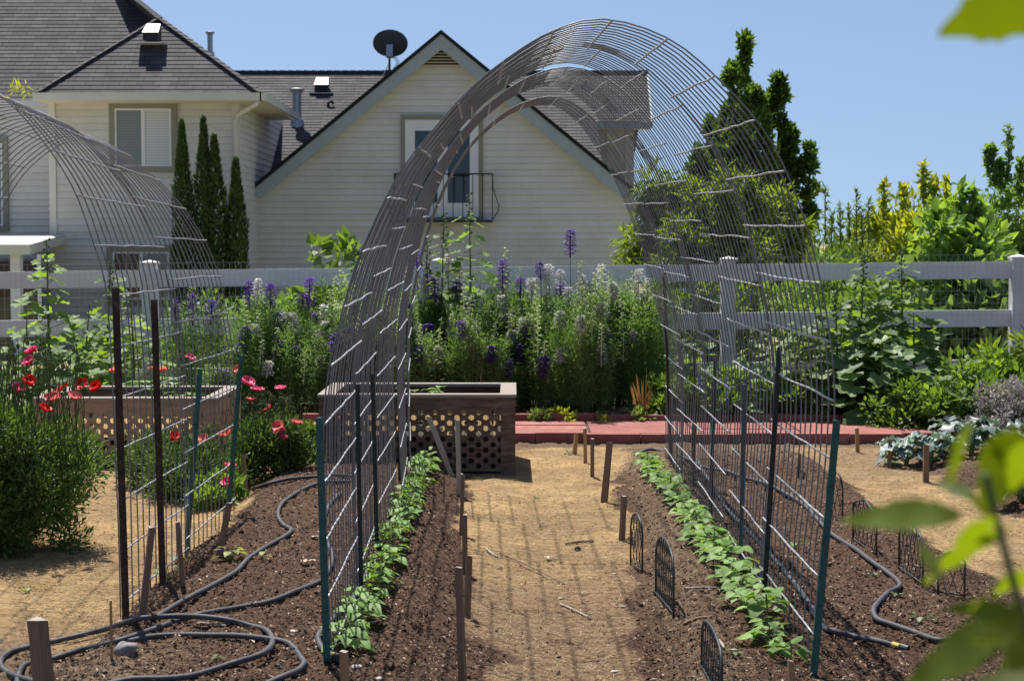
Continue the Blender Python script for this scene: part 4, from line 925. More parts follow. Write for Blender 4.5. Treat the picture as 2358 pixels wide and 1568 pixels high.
# ------------------------------------------------------------------ foliage materials
LM = {}
LM['bean'] = leafmat('bean leaf', (.15, .28, .06), (.28, .42, .13), trans=.32, tcol=(1.4, 1.4, .5), rough=.55, spec=.25)
LM['lark'] = leafmat('larkspur foliage', (.085, .165, .05), (.20, .32, .105), trans=.45, tcol=(1.6, 1.6, .7), objvar=.3)
LM['purple'] = leafmat('purple petal', (.13, .03, .30), (.26, .09, .52), trans=.4, tcol=(1.4, 1, 1.5))
LM['whitefl'] = leafmat('white petal', (.62, .60, .58), (.80, .78, .76), trans=.4, tcol=(1.1, 1.1, 1.05), objvar=.08)
LM['budgreen'] = leafmat('pale bud', (.34, .40, .17), (.58, .60, .38), trans=.4, tcol=(1.3, 1.3, .8))
LM['cream'] = leafmat('cream floret', (.34, .44, .18), (.80, .82, .66), trans=.4, tcol=(1.2, 1.2, .9))
LM['holly'] = leafmat('hollyhock leaf', (.10, .18, .045), (.19, .29, .085), trans=.45, tcol=(2.0, 1.9, .5), rough=.55)
LM['hollydark'] = leafmat('dark broad leaf', (.075, .14, .05), (.19, .27, .12), trans=.38, tcol=(1.8, 1.8, .5), rough=.5, spec=.35)
LM['poppy'] = leafmat('poppy foliage', (.05, .108, .03), (.14, .225, .062), trans=.38, tcol=(1.7, 1.7, .6))
LM['red'] = leafmat('red petal', (.62, .012, .012), (.75, .03, .02), trans=.45, tcol=(1.3, 1.2, 1.0), objvar=.06)
LM['pink'] = leafmat('pink petal', (.74, .06, .20), (.84, .16, .32), trans=.45, tcol=(1.2, 1.2, 1.2), objvar=.06)
LM['coral'] = leafmat('coral petal', (.78, .15, .16), (.85, .26, .24), trans=.45, tcol=(1.2, 1.2, 1.0), objvar=.06)
LM['cypress'] = leafmat('arborvitae spray', (.022, .055, .013), (.06, .115, .028), trans=.25, tcol=(1.6, 1.6, .4), objvar=.15)
LM['oak'] = leafmat('dark oak leaf', (.045, .10, .026), (.12, .20, .05), trans=.42, tcol=(2.0, 1.9, .5), objvar=.1)
LM['peach'] = leafmat('peach leaf', (.09, .16, .03), (.19, .27, .05), trans=.5, tcol=(2.0, 1.8, .4), objvar=.1)
LM['yellow'] = leafmat('golden leaf', (.19, .29, .045), (.44, .47, .07), trans=.5, tcol=(1.6, 1.4, .5), objvar=.1)
LM['bush'] = leafmat('mid green leaf', (.075, .145, .035), (.16, .25, .065), trans=.43, tcol=(1.9, 1.8, .5))
LM['willow'] = leafmat('pale narrow leaf', (.13, .20, .06), (.23, .32, .11), trans=.45, tcol=(1.7, 1.6, .6))
LM['kale'] = leafmat('blue green kale leaf', (.12, .17, .155), (.21, .265, .25), trans=.2, tcol=(1.1, 1.3, .7), rough=.45, spec=.5)
LM['seed'] = leafmat('grey lilac seed heads', (.20, .17, .155), (.44, .40, .37), trans=.2, tcol=(1.2, 1.2, 1.2))
LM['straw'] = leafmat('dry strap leaf', (.38, .19, .06), (.56, .36, .15), trans=.3, tcol=(1.3, 1.2, .8))
LM['near'] = leafmat('near apple leaf', (.095, .15, .012), (.17, .235, .035), trans=.55, tcol=(1.6, 1.45, .12), rough=.55, spec=.3, objvar=.35)
rnd = lambda a, b: R.uniform(a, b)
def sph(n):
    v = rng.normal(size=(n, 3)); return v / np.linalg.norm(v, axis=1)[:, None]
GZ = lambda x, y: float(gz(np.array([x]), np.array([y]))[0])

# ------------------------------------------------------------------ bean rows
def bean(nl, h):
    root = thing('bean_plant', 'bean', 'bean plant', (0, 0, 0), 'young bean plants in rows'); st = MB(); lf = MB()
    st.tube([(0, 0, -.02), (.004, 0, h * .5), (0, .005, h)], .0025, 5)
    for i in range(nl):
        a = i * 2.4 + rnd(-.4, .4); t = rnd(.35, 1); z = h * t; d = Vector((cos(a), sin(a), 0)); p = Vector((0, 0, z)) ; q = p + d * rnd(.02, .05) + Vector((0, 0, rnd(-.005, .02)))
        st.tube([p, q], .0013, 4); L = rnd(.050, .078) * (1.1 - .3 * t); el = rnd(-.25, .5)
        lf.leaf(q, d + Vector((rnd(-.3, .3), rnd(-.3, .3), el)), Vector((rnd(-.35, .35), rnd(-.35, .35), 1)), L, L * rnd(.72, .9), lambda t: sin(pi * min(1, (t + .04) ** .62)) if t < 1 else 0, droop=rnd(.15, .55), fold=rnd(-.05, .3), k=6)
    st.obj('stem', M['stem'], root, loc=0); lf.obj('foliage', LM['bean'], root, smooth=True, loc=0); return root
protos = [bean(n, h) for n, h in ((9, .075), (11, .09), (8, .065), (12, .095), (10, .08), (7, .06))]
used = set()
def plant_proto(protos, used, loc, rz, sc, label):
    k = R.randrange(len(protos)); p = protos[k]
    if k not in used:
        used.add(k); p.location = loc; p.rotation_euler = (0, 0, rz); p.scale = (sc, sc, sc) if np.isscalar(sc) else sc; p['label'] = label; return p
    return dup(p, loc, rz, sc, label)
for side, (xa, xb, ya, yb) in (('left', (-.555, -.535, 5.88, 11.05)), ('right', (.915, .865, 5.72, 11.1))):
    y = ya; i = 0
    while y < yb:
        t = (y - ya) / (yb - ya); x = xa + (xb - xa) * t + rnd(-.025, .025)
        if not (side == 'left' and 4 < i < 8 and R.random() < .25):
            plant_proto(protos, used, (x, y, GZ(x, y)), rnd(0, 6.28), rnd(.72, 1.2) * (1.05 if side == 'right' else .95), f'{ordinal(i)} bean plant from the near end of the {side} row')
            i += 1
        y += .118 * rnd(.8, 1.2)
for k, p in enumerate(protos):
    if k not in used: bpy.data.objects.remove(p)
def seedling(px, py, n, L, mat, label, name='seedling', up=.3):
    p = gpt(px, py); root = thing(name, label, 'seedling', p, 'self sown seedlings in the beds'); st = MB(); lf = MB()
    for i in range(n):
        a = i * 2.3 + rnd(-.4, .4); q = p + Vector((cos(a), sin(a), 0)) * L * rnd(.3, 1.1) + Vector((0, 0, L * rnd(.3, 1.2)))
        st.tube([p, q], .0016, 4); lf.leaf(q, (cos(a), sin(a), rnd(-.2, up)), (rnd(-.2, .2), rnd(-.2, .2), 1), L * rnd(.8, 1.2), L * rnd(.7, .95), droop=.3, k=5)
    st.obj('stem', M['stem'], root); lf.obj('foliage', mat, root, smooth=True)
seedling(533, 1288, 8, .045, LM['yellow'], 'yellow green squash seedling beside the hose on the left bed'); seedling(605, 1285, 3, .03, LM['yellow'], 'small yellowish seedling just right of the hose')
seedling(1833, 1272, 4, .04, LM['bean'], 'pale seedling seen through the near right arch wires'); seedling(2008, 1330, 5, .025, LM['kale'], 'tiny grey green seedling in the right bed'); seedling(2118, 1428, 5, .03, LM['hollydark'], 'tiny dark seedling near the bend of the right hose')
seedling(2065, 1378, 5, .025, LM['bush'], 'little seedling inside the bend of the right hose'); seedling(1690, 1508, 5, .02, LM['willow'], 'tiny weed beside the nearest lattice edging'); seedling(1232, 1148, 5, .018, LM['bush'], 'tiny weed on the left edge of the straw path'); seedling(390, 1335, 5, .045, LM['bush'], 'weed growing at the foot of the second rusty post'); seedling(405, 1300, 5, .05, LM['holly'], 'weed climbing between the rusty posts')
seedling(1310, 1045, 6, .03, LM['bush'], 'low weed on the straw in front of the red walk'); seedling(65, 1362, 6, .03, LM['yellow'], 'bright weed at the foot of the big left poppy bush'); seedling(500, 1520, 4, .02, LM['bush'], 'green sprout inside the hose coil')

# ------------------------------------------------------------------ larkspur
def lark_fol(seed, dens=1250):
    b = MB(); n = 9; P = []; D = []
    for s_ in range(n):
        a = rnd(0, 6.28); r = rnd(.02, .17); tip = Vector((cos(a) * r, sin(a) * r, rnd(.72, 1.0))); base = Vector((cos(a) * r * .25, sin(a) * r * .25, 0))
        b.tube([base, (base + tip) / 2 + Vector((0, 0, .02)), tip], [.0026, .0022, .0012], 4)
        for q in range(dens // n):
            t = rnd(.05, 1.0) ** .8; c = base + (tip - base) * t; sp = .105 * (1.15 - t * .75); v = Vector(sph(1)[0]); v.z = v.z * .6 + .35
            P.append(tuple(c + Vector((v.x, v.y, v.z * .5)) * sp * rnd(.2, 1))); D.append(tuple(v + Vector((0, 0, rnd(-.5, .7)))))
    P, D = np.array(P), np.array(D); b.cloud(P, D, sph(len(P)) + [0, 0, .6], rng.uniform(.03, .065, len(P)), rng.uniform(.006, .012, len(P)), .2); return b.mesh('larkspur_foliage')
def lark_spike(kind):
    nf = 34 if kind != 'bud' else 20
    b = MB(); b.tube([(0, 0, -.12), (0.004, 0, .5), (0, 0, 1)], [.012, .010, .005], 4); P = []; D = []; N = []
    for q in range(nf):
        t = (q / nf) ** .9; a = q * 2.4; r = .055 * (1 - .55 * t) * (1.0 if t < .85 else .6); c = np.array([cos(a) * r, sin(a) * r, t])
        for k in range(6):
            v = sph(1)[0]; P.append(c); D.append(v * [1, 1, .55] + [cos(a) * .5, sin(a) * .5, 0]); N.append(sph(1)[0])
    P, D, N = map(np.array, (P, D, N)); s_ = .062 if kind != 'bud' else .05
    D[:, 2] *= .25
    V = MB(); b.cloud(P, D, N, s_ * rng.uniform(.6, 1.2, len(P)), s_ * .75, .2)
    return b.mesh('flower_spike')
fol = [lark_fol(i) for i in range(6)]
spk = {k: [lark_spike(k) for _ in range(3)] for k in ('purple', 'white', 'bud')}
for m_ in fol: m_.materials.append(LM['lark'])
for k, mt in (('purple', 'purple'), ('white', 'whitefl'), ('bud', 'cream')):
    for m_ in spk[k]: m_.materials.append(LM[mt])
def lark(x, y, h, spikes, label, wid=1.0):
    z = GZ(x, y); root = thing('larkspur', label, 'larkspur', (x, y, z), 'larkspurs in the bed along the fence'); root.rotation_euler = (rnd(-.10, .10), rnd(-.12, .12), 0) if len(spikes) != 1 else (0, 0, 0)
    o = bpy.data.objects.new('foliage', R.choice(fol)); COL.objects.link(o); o.parent = root; o.scale = (wid, wid, h); o.rotation_euler.z = rnd(0, 6.28)
    if len(spikes) == 1 and spikes[0][3] - z > h * .9:
        sm = MB(); sm.tube([(0, 0, h * .5), (.01, 0, h * .8), (0, 0, spikes[0][3] - z + .03)], [.005, .004, .003], 5); sm.obj('stem', M['stem'], root, loc=0)
    for kind, dx, dy, z0, z1 in spikes:
        s_ = bpy.data.objects.new('flower_spike', R.choice(spk[kind])); COL.objects.link(s_); s_.parent = root; L = z1 - z0
        s_.location = (dx, dy, z0 - z); w_ = rnd(.55, .72) if kind != 'bud' else .42; s_.scale = (w_, w_, L); s_.rotation_euler = (rnd(-.05, .05), rnd(-.06, .06), rnd(0, 6.28))
PUR = [(1158, 596, 662), (1245, 603, 642), (1313, 528, 586), (1198, 638, 682), (1210, 700, 792), (1330, 803, 852), (1133, 832, 868), (1173, 828, 866), (1070, 722, 756), (985, 612, 672), (1003, 640, 692), (1052, 648, 684), (712, 638, 706), (622, 652, 704), (574, 645, 700), (697, 676, 704), (405, 688, 748), (443, 676, 742), (485, 688, 742), (1355, 648, 684), (682, 795, 842), (554, 790, 822), (564, 752, 782), (500, 845, 890), (520, 850, 895), (640, 720, 760), (728, 720, 745), (1290, 655, 700), (960, 575, 625), (985, 745, 785)]
WHI = [(1265, 608, 662), (1057, 618, 684), (1385, 608, 684), (1470, 618, 692), (1412, 650, 704), (1340, 632, 690), (1155, 678, 742), (1205, 745, 806), (960, 778, 852), (987, 796, 864), (1012, 795, 850), (676, 720, 792), (1032, 585, 640), (1290, 620, 670), (1490, 640, 700), (1225, 640, 690), (1310, 660, 705), (593, 640, 700), (1146, 838, 862), (745, 700, 760), (975, 640, 700), (1370, 690, 730), (1180, 760, 790)]
def yfor(pt_): return 14.28 + (1.0 - min(1, max(0, (pt_ - 600) / 260.0))) * .72 + rnd(-.08, .08)
cnt = {'purple': 0, 'white': 0}
for kind, L_ in (('purple', PUR), ('white', WHI)):
    for px, pa, pb in sorted(L_):
        y = yfor(pa); t = at(px, pa, y); s0 = at(px, pb, y).z; hf = max(.42, min(.98, s0 + .04))
        lb = f'{ordinal(cnt[kind])} {kind} spiked larkspur from the left in the bed along the fence'; cnt[kind] += 1
        if (px, kind) == (1313, 'purple'): lb = 'tallest purple larkspur spike, standing high above the fence rail'
        lark(t.x, y, hf, [(kind, 0, 0, s0, t.z)], lb, rnd(.8, 1.1))
for i in range(150):
    u = R.random(); px = 545 + u * 985
    if px < 740 and R.random() < .3: continue
    y = rnd(14.25, 15.12) if px < 1430 else rnd(14.6, 15.1); x = at(px, 700, y).x; base_h = .93 - .10 * (px < 760) + (y - 14.5) * .18 + rnd(-.12, .10); h = max(.45, base_h * rnd(.62, 1.12)); sp = []
    if R.random() < .75: sp = [('bud', rnd(-.05, .05), rnd(-.04, .04), h * .82, h + rnd(.06, .30)), ('bud', rnd(-.12, .12), rnd(-.06, .04), h * .7, h + rnd(-.05, .12)), ('bud', rnd(-.14, .14), -.06, h * rnd(.55, .8), h + rnd(-.12, .10))][:R.choice([1, 2, 2, 3])]
    if R.random() < .62: sp.append((R.choice(['purple', 'white', 'white']), rnd(-.08, .08), -.05, h * .8, h * .8 + rnd(.10, .17)))
    lark(x, y, h, sp, 'feathery green larkspur with few open flowers, in the thick of the bed along the fence', rnd(.68, 1.08))

k = 2600; xv = rng.uniform(-1.7, 3.2, k); yv = rng.uniform(14.04, 14.6, k); lt = MB(); dd = sph(k) * [1, 1, .35] + [0, 0, .15]
lt.cloud(np.stack([xv, yv, gz(xv, yv) + .008], 1), dd, sph(k) * .5 + [0, -.2, .9], rng.uniform(.02, .06, k), rng.uniform(.008, .022, k), .25)
tag(lt.obj('leaf_litter', leafmat('dry leaf litter', (.16, .10, .055), (.42, .31, .18), trans=.1, c3=(.26, .32, .10))), 'dry fallen leaves on the soil behind the red walk', None, None, 'stuff')

# ------------------------------------------------------------------ general bushes
def bush(name, cat, label, pxl, pxr, ptop, Y, mat, n, L, W, zb=None, dep=None, clumps=40, up=.5, group=None, flat=False, spires=(), droop=0.0, csz=.32, stems=True, fill=1.0):
    x0, x1 = at(pxl, 600, Y).x, at(pxr, 600, Y).x; zt = at((pxl + pxr) / 2, ptop, Y).z; cx = (x0 + x1) / 2; zb = GZ(cx, Y) if zb is None else zb
    rx, rz = (x1 - x0) / 2, (zt - zb); ry = dep or min(rx, 1.0); root = thing(name, label, cat, (cx, Y, zb), group); P = []; D = []; b = MB(); st = MB()
    for c in range(clumps):
        v = sph(1)[0]; rr = R.random() ** .4
        u = Vector((v[0] * rr * rx, v[1] * rr * ry, 0)); hz = abs(v[2]) ** .8 * rr if not flat else R.random() * (.75 + .25 * R.random())
        cc = Vector((cx + u.x, Y + u.y, zb + rz * min(.97, max(.06, hz if R.random() < .8 else R.random() * .6))))
        if stems and c % 3 == 0: st.tube([(cx + u.x * .3, Y + u.y * .3, zb - .05), (cx + u.x * .7, Y + u.y * .7, zb + (cc.z - zb) * .6), tuple(cc)], [.012, .008, .003], 5)
        m_ = int(n / clumps); w = sph(m_) * (rng.random((m_, 1)) ** .5) * csz * min(rx, rz, 1.0) * [1, 1, .9]
        p = np.array(cc) + w; p[:, 2] = np.clip(p[:, 2], zb + .01, zt + .05); P.append(p); d = w / (np.linalg.norm(w, axis=1)[:, None] + 1e-6) + sph(m_) * .6 + [0, 0, up]; d[:, 2] -= droop; D.append(d)
    for px, pt_, pb_, wd in spires:
        a, c = at(px, pt_, Y), at(px, pb_, Y); m_ = int(n * .016); t = rng.random(m_); st.tube([tuple(c), tuple(a)], [.008, .003], 4)
        p = np.array(c) + (np.array(a) - np.array(c)) * t[:, None] + sph(m_) * [1, 1, .5] * (wd * .7 * (1.08 - t) * rng.uniform(.4, 1.1, m_))[:, None]; P.append(p); D.append(sph(m_) + [0, 0, up * .8])
    P, D = np.concatenate(P), np.concatenate(D); k = len(P); N = sph(k) * .7 + [0, -.15, .8]
    b.cloud(P, D, N, L * rng.uniform(.6, 1.25, k), W * rng.uniform(.7, 1.2, k), .15); b.obj('foliage', mat, root)
    if st.v: st.obj('stems', M['bark'] if stems == 'bark' else M['stem'], root)
    return root
def tree(label, name, Y, base, spires, mat, n, L, W, limbs=True, up=.5, droop=0.0, group=None, cat='tree', clump=.35):
    """spires: (px, top, bottom, width px) columns of foliage around an upright limb"""
    bx = at(base, 600, Y).x; zb = GZ(bx, Y); root = thing(name, label, cat, (bx, Y, zb), group); tr = MB(); fo = MB(); tot = sum((q[2] - q[1]) * q[3] for q in spires)
    top = max(spires, key=lambda q: -q[1]); tt = at(top[0], top[1], Y); tr.tube([(bx, Y, zb - .1), (bx + (tt.x - bx) * .3, Y, zb + (tt.z - zb) * .4), (bx + (tt.x - bx) * .7, Y, zb + (tt.z - zb) * .68)], [.16, .11, .03], 8)
    for px, pa, pb, wd in spires:
        yy = Y + rnd(-.6, .6); A, B = at(px, pa, yy), at(px, pb, yy); w = wd * (.74 if mat is LM['oak'] else 1) * Y / F_PX / 2; hgt = A.z - B.z
        tr.tube([(bx, Y, zb + (B.z - zb) * .5), ((bx + B.x) / 2 * .4 + B.x * .6, yy, B.z), (A.x * .7 + B.x * .3, yy, B.z + (A.z - B.z) * .7)], [.06, .045, .015], 6)
        nc = max(6, int(hgt / .28 * 3.4)); m_ = max(8, int(n * (pb - pa) * wd / tot / nc))
        for c in range(nc):
            t = R.random() ** .85; prof = w * (sin(pi * min(1, (1 - t) * .62 + .06)) ** .8); a = rnd(0, 6.28); r = prof * rnd(.15, 1.15) * (1.45 if R.random() < .25 else 1)
            cc = np.array([B.x + (A.x - B.x) * t + cos(a) * r, yy + sin(a) * r, B.z + hgt * t]); cs = clump * (.30 + prof * .7) * rnd(.25, 1.1)
            q = sph(m_) * (rng.random((m_, 1)) ** .5) * cs * [.8, .8, 1.0 + up * .6]; P = cc + q; d = q / (np.linalg.norm(q, axis=1)[:, None] + 1e-6) + sph(m_) * .7 + [0, 0, up - droop]
            fo.cloud(P, d, sph(m_) * .7 + [0, 0, .7], L * rng.uniform(.6, 1.25, m_), W * rng.uniform(.7, 1.2, m_), .15)
    tr.obj('trunk', M['bark'], root, smooth=True); fo.obj('crown', mat, root); return root

# arborvitae against the house
def cypress(cx_, tops, pb, Y, label):
    bx = at(cx_, 600, Y).x; zb = GZ(bx, Y); root = thing('arborvitae', label, 'tree', (bx, Y, zb), 'arborvitae against the house'); f = MB(); tr = MB(); tr.tube([(bx, Y, zb - .1), (bx, Y, zb + 1.5)], [.06, .04], 7)
    for px, pt_, wd in tops:
        A = at(px, pt_, Y); w = wd * Y / F_PX / 2; n = 5200; t = rng.random(n) ** 1.15; h = A.z - zb; a = rng.random(n) * 2 * pi
        lump = 1 + .22 * np.sin(a * 3 + t * 23) * np.sin(t * 41 + a) ; prof = w * np.minimum(1, ((1 - t) * 2.6) ** .75) * (.82 + .18 * np.sin(pi * t)) * lump; r = prof * (.55 + .45 * rng.random(n) ** .5)
        P = np.stack([A.x + np.cos(a) * r, Y + np.sin(a) * r, zb + .1 + h * t], 1); D = np.stack([np.cos(a) * .45, np.sin(a) * .45, np.full(n, 1.0)], 1) + sph(n) * .3
        f.cloud(P, D, np.stack([np.cos(a), np.sin(a), np.zeros(n)], 1) + sph(n) * .5, rng.uniform(.06, .13, n), rng.uniform(.025, .05, n), .1)
    tr.obj('trunk', M['bark'], root); f.obj('crown', LM['cypress'], root)
cypress(419, [(419, 296, 48)], 620, 32.4, 'slim arborvitae nearest the house window')
cypress(484, [(468, 290, 48), (493, 330, 58)], 620, 32.2, 'widest arborvitae with a double top, middle of the three')
cypress(546, [(543, 384, 50)], 620, 32.3, 'shortest arborvitae beside the downspout')

tree('tall dark tree with several upright spires behind the right end of the fence', 'upright_tree', 30, 1740,
     [(1716, 95, 420, 62), (1686, 145, 430, 55), (1795, 178, 480, 68), (1740, 215, 560, 120), (1668, 250, 560, 90), (1820, 300, 560, 62), (1640, 290, 600, 74), (1700, 330, 660, 150), (1785, 360, 660, 120), (1606, 340, 560, 54), (1862, 342, 600, 40), (1640, 430, 640, 110)], LM['oak'], 27000, .15, .09, up=.6, clump=.30)
tree('bright green peach tree with drooping narrow leaves beside the house end', 'peach_tree', 20, 1580,
     [(1490, 440, 640, 90), (1540, 395, 640, 110), (1600, 430, 660, 120), (1660, 410, 660, 120), (1720, 420, 660, 110), (1780, 450, 660, 100), (1830, 490, 660, 70), (1460, 540, 630, 60), (1560, 520, 720, 150), (1700, 520, 720, 150)], LM['peach'], 16000, .15, .035, up=.1, droop=.75, clump=.6)
# shrubs behind the fence at right
bush('hedge', 'hedge', 'far green hedge filling the gap beyond the shrubs at right', 1800, 2480, 522, 23, LM['bush'], 15000, .15, .085, clumps=150, flat=True, up=.5, csz=.5, dep=.8)
bush('golden_shrub', 'shrub', 'golden yellow shrub rising above the fence rail', 1990, 2215, 425, 17.6, LM['yellow'], 6500, .095, .045, clumps=90, up=.8, flat=True, csz=.42, spires=[(2125, 378, 470, .10), (2035, 425, 520, .10), (2180, 415, 500, .10), (2080, 435, 520, .1), (2150, 410, 480, .1), (2010, 500, 560, .1)], stems='bark')
bush('willow_stalks', 'shrub', 'pale feathery narrow leaved shrub between the arch and the golden shrub', 1870, 2025, 505, 17.2, LM['willow'], 6400, .075, .018, clumps=80, up=.9, flat=True, csz=.5, spires=[(1900, 430, 560, .045), (1935, 470, 560, .045), (1972, 440, 560, .04), (1955, 475, 560, .04), (2000, 460, 560, .05), (1915, 490, 570, .05), (1985, 480, 570, .05)])
bush('broadleaf_shrub', 'shrub', 'broad leaved green shrub right of the golden shrub', 2100, 2335, 480, 16.9, LM['holly'], 3600, .125, .09, clumps=90, up=.3, flat=True, csz=.42, spires=[(2215, 430, 520, .09), (2260, 470, 560, .09), (2150, 460, 560, .09), (2240, 440, 520, .08)])
bush('leafy_bush', 'shrub', 'dense green shrub behind the broad leaved one at the right edge', 2190, 2480, 452, 19.5, LM['bush'], 6500, .10, .055, clumps=110, flat=True, up=.6, csz=.45)
bush('tall_shrub', 'shrub', 'tall shrub with bare flower stalks rising at the right edge', 2255, 2440, 385, 18.2, LM['bush'], 7500, .085, .045, clumps=90, up=.8, flat=True, csz=.42, spires=[(2322, 292, 420, .022), (2290, 340, 430, .04), (2350, 370, 450, .08), (2275, 340, 400, .018), (2305, 370, 440, .07)], stems='bark')
bush('dark_bush', 'shrub', 'deep green bush filling the gap behind the lower right fence rails', 2090, 2420, 610, 16.7, LM['hollydark'], 2400, .19, .14, clumps=80, flat=True, up=.1)
bush('leafy_bush', 'shrub', 'leafy bush behind the fence right of the arch', 1740, 2110, 600, 16.6, LM['bush'], 7000, .085, .05, clumps=90, flat=True, up=.4)
bush('leafy_bush', 'shrub', 'leafy bush behind the fence seen through the right arch wires', 1535, 1760, 640, 16.5, LM['bush'], 4600, .085, .05, clumps=70, flat=True, up=.4)
bush('leafy_bush', 'shrub', 'bright big leaved bush rising behind the fence left of the tall arch', 640, 850, 568, 16.3, LM['holly'], 1500, .15, .12, clumps=60, flat=True, up=.4)
bush('leafy_bush', 'shrub', 'dark low shrub behind the fence below the arborvitae', 395, 640, 668, 16.6, LM['hollydark'], 2400, .10, .06, clumps=60, flat=True, up=.4)
bush('leafy_bush', 'shrub', 'low dark shrub behind the bottom rail below the house gable', 820, 1560, 700, 17.4, LM['hollydark'], 4200, .10, .06, clumps=120, flat=True, up=.4)
bush('leafy_bush', 'shrub', 'low shrub behind the bottom rail at the left post', 180, 420, 770, 16.2, LM['bush'], 2200, .09, .06, clumps=50, flat=True, up=.4)

# hollyhocks
def hollyhock(px, ptop, Y, label, spread=.22, nl=26, L0=.16, topbuds=True, mat='holly', extra=0):
    nl = int(nl * 1.6); L0 *= 1.08; spread *= 1.05
    x = at(px, 600, Y).x; zb = GZ(x, Y); zt = at(px, ptop, Y).z; H = zt - zb; root = thing('hollyhock', label, 'hollyhock', (x, Y, zb), 'hollyhocks'); st = MB(); lf = MB(); bd = MB()
    lean = Vector((rnd(-.05, .05), rnd(-.04, .04), 0)); st.tube([(x, Y, zb - .05), Vector((x, Y, zb + H * .5)) + lean, (x, Y, zt)], [.013, .010, .004], 6)
    for i in range(nl):
        t = (i / nl) ** 1.15; z = zb + H * (.06 + t * .86); a = i * 2.4 + rnd(-.4, .4); s_ = spread * (1.15 - t * .95) * rnd(.6, 1.15); d = Vector((cos(a), sin(a), rnd(0, .5)))
        p = Vector((x, Y, z)); q = p + d * s_; st.tube([p, q], .003, 4); L = L0 * (1.1 - .72 * t) * rnd(.75, 1.2)
        lf.palm(q, Vector((cos(a), sin(a), -.35 + rnd(-.3, .3))), Vector((rnd(-.4, .4), rnd(-.7, .2), 1)), L, lobes=R.choice([5, 5, 7]))
    if topbuds:
        for i in range(14):
            t = i / 14; a = i * 2.4; c = Vector((x + cos(a) * .022, Y + sin(a) * .022, zt - H * .20 * t)); st.lathe(c, [(.002, -.012), (.011, 0), (.010, .008), (.002, .016)], 6)
    st.obj('stem', M['stem'], root); lf.obj('foliage', LM[mat], root); return root
hollyhock(108, 552, 14.4, 'tall pale hollyhock rising above the fence at far left', .26, 34, .20)
hollyhock(255, 602, 14.6, 'hollyhock in front of the left fence post', .24, 26, .16)
hollyhock(205, 700, 14.0, 'bushy hollyhock between the far left one and the fence post', .34, 34, .20, False)
hollyhock(300, 690, 14.1, 'low hollyhock behind the rusty posts', .30, 28, .17, False)
hollyhock(60, 720, 14.0, 'low broad hollyhock in front of the fence at far left', .30, 22, .18, False)
hollyhock(1023, 492, 14.95, 'hollyhock left of the tallest pair below the balcony', .20, 30, .15)
hollyhock(1080, 446, 15.0, 'tallest hollyhock, its spike reaching the balcony', .24, 34, .17)
hollyhock(985, 556, 15.0, 'shorter hollyhock between the arch and the balcony hollyhocks', .16, 22, .12)
hollyhock(815, 560, 14.9, 'hollyhock standing behind the left side of the tall arch', .2, 24, .14)
hollyhock(1925, 680, 14.3, 'broad leaved hollyhock just right of the arch', .30, 34, .22, True, 'hollydark')
hollyhock(1990, 590, 14.5, 'slender spiked hollyhock in the right clump', .26, 36, .20, True, 'holly')
hollyhock(2075, 575, 14.5, 'tallest hollyhock of the right clump', .30, 40, .24, True, 'holly')
hollyhock(2030, 740, 14.0, 'low hollyhock with big pale leaves in the right clump', .34, 34, .24, False, 'hollydark')
hollyhock(2105, 720, 14.3, 'hollyhock at the right side of the right clump', .26, 26, .22, False, 'holly')
hollyhock(1850, 730, 14.3, 'hollyhock seen through the right arch wires', .28, 28, .18, False, 'holly')
hollyhock(1600, 760, 14.4, 'leafy hollyhock seen through the far right arch wires', .26, 26, .15, False, 'holly')
hollyhock(1735, 780, 14.3, 'hollyhock in front of the right fence post', .26, 24, .15, False, 'hollydark')
for px, pt_, y, h_, lb in ((1560, 850, 14.3, 1, 'low plant at the foot of the bed behind the rusty pole'), (1655, 850, 14.2, 1, 'low leafy plant under the fence behind the arch'), (1800, 860, 14.2, 1, 'low leafy plant left of the right hollyhock clump')):
    bush('low_plant', 'plant', lb, px - 70, px + 70, pt_, y, LM['bush'], 1500, .07, .035, clumps=26, up=.5, dep=.35)
bush('squash_plant', 'plant', 'low spreading green plants in front of the right fence', 2130, 2400, 830, 13.6, LM['bush'], 5200, .075, .045, clumps=80, up=.5, flat=True, dep=.6)
bush('ferny_plant', 'plant', 'yellow green ferny plant at the right edge below the fence rails', 2240, 2440, 775, 13.9, LM['peach'], 4200, .10, .03, clumps=60, up=.5, dep=.5)
bush('low_plant', 'plant', 'low green ground plant between the kale and the hollyhock clump', 1985, 2210, 885, 13.75, LM['bush'], 3600, .05, .028, clumps=60, up=.4, dep=.45)
bush('seed_shrub', 'shrub', 'grey lilac shrub covered in seed heads behind the kale', 2222, 2440, 880, 12.9, LM['seed'], 9000, .028, .020, clumps=120, up=.6, dep=.4, csz=.2)
hollyhock(2215, 815, 13.4, 'plant with one huge pale leaf left of the seed shrub', .14, 8, .26, False, 'holly')
for px in (1235, 1300, 1400, 1480, 1890, 1960, 2010): 
    bush('bed_weed', 'weed', {1235: 'weed in the soil just right of the planter', 1300: 'weed in the soil below the larkspurs left of the dry clump', 1400: 'yellowing weed below the larkspurs', 1480: 'weed at the foot of the dry strap leaves', 1890: 'weed behind the red walk beside the green post', 1960: 'yellowish weed behind the red walk', 2010: 'weed at the right end of the red walk'}[px], px - 32, px + 32, 930, 14.0, LM['willow'] if px % 100 else LM['yellow'], 380, .045, .022, clumps=12, up=.4, dep=.15, group='weeds behind the red walk')
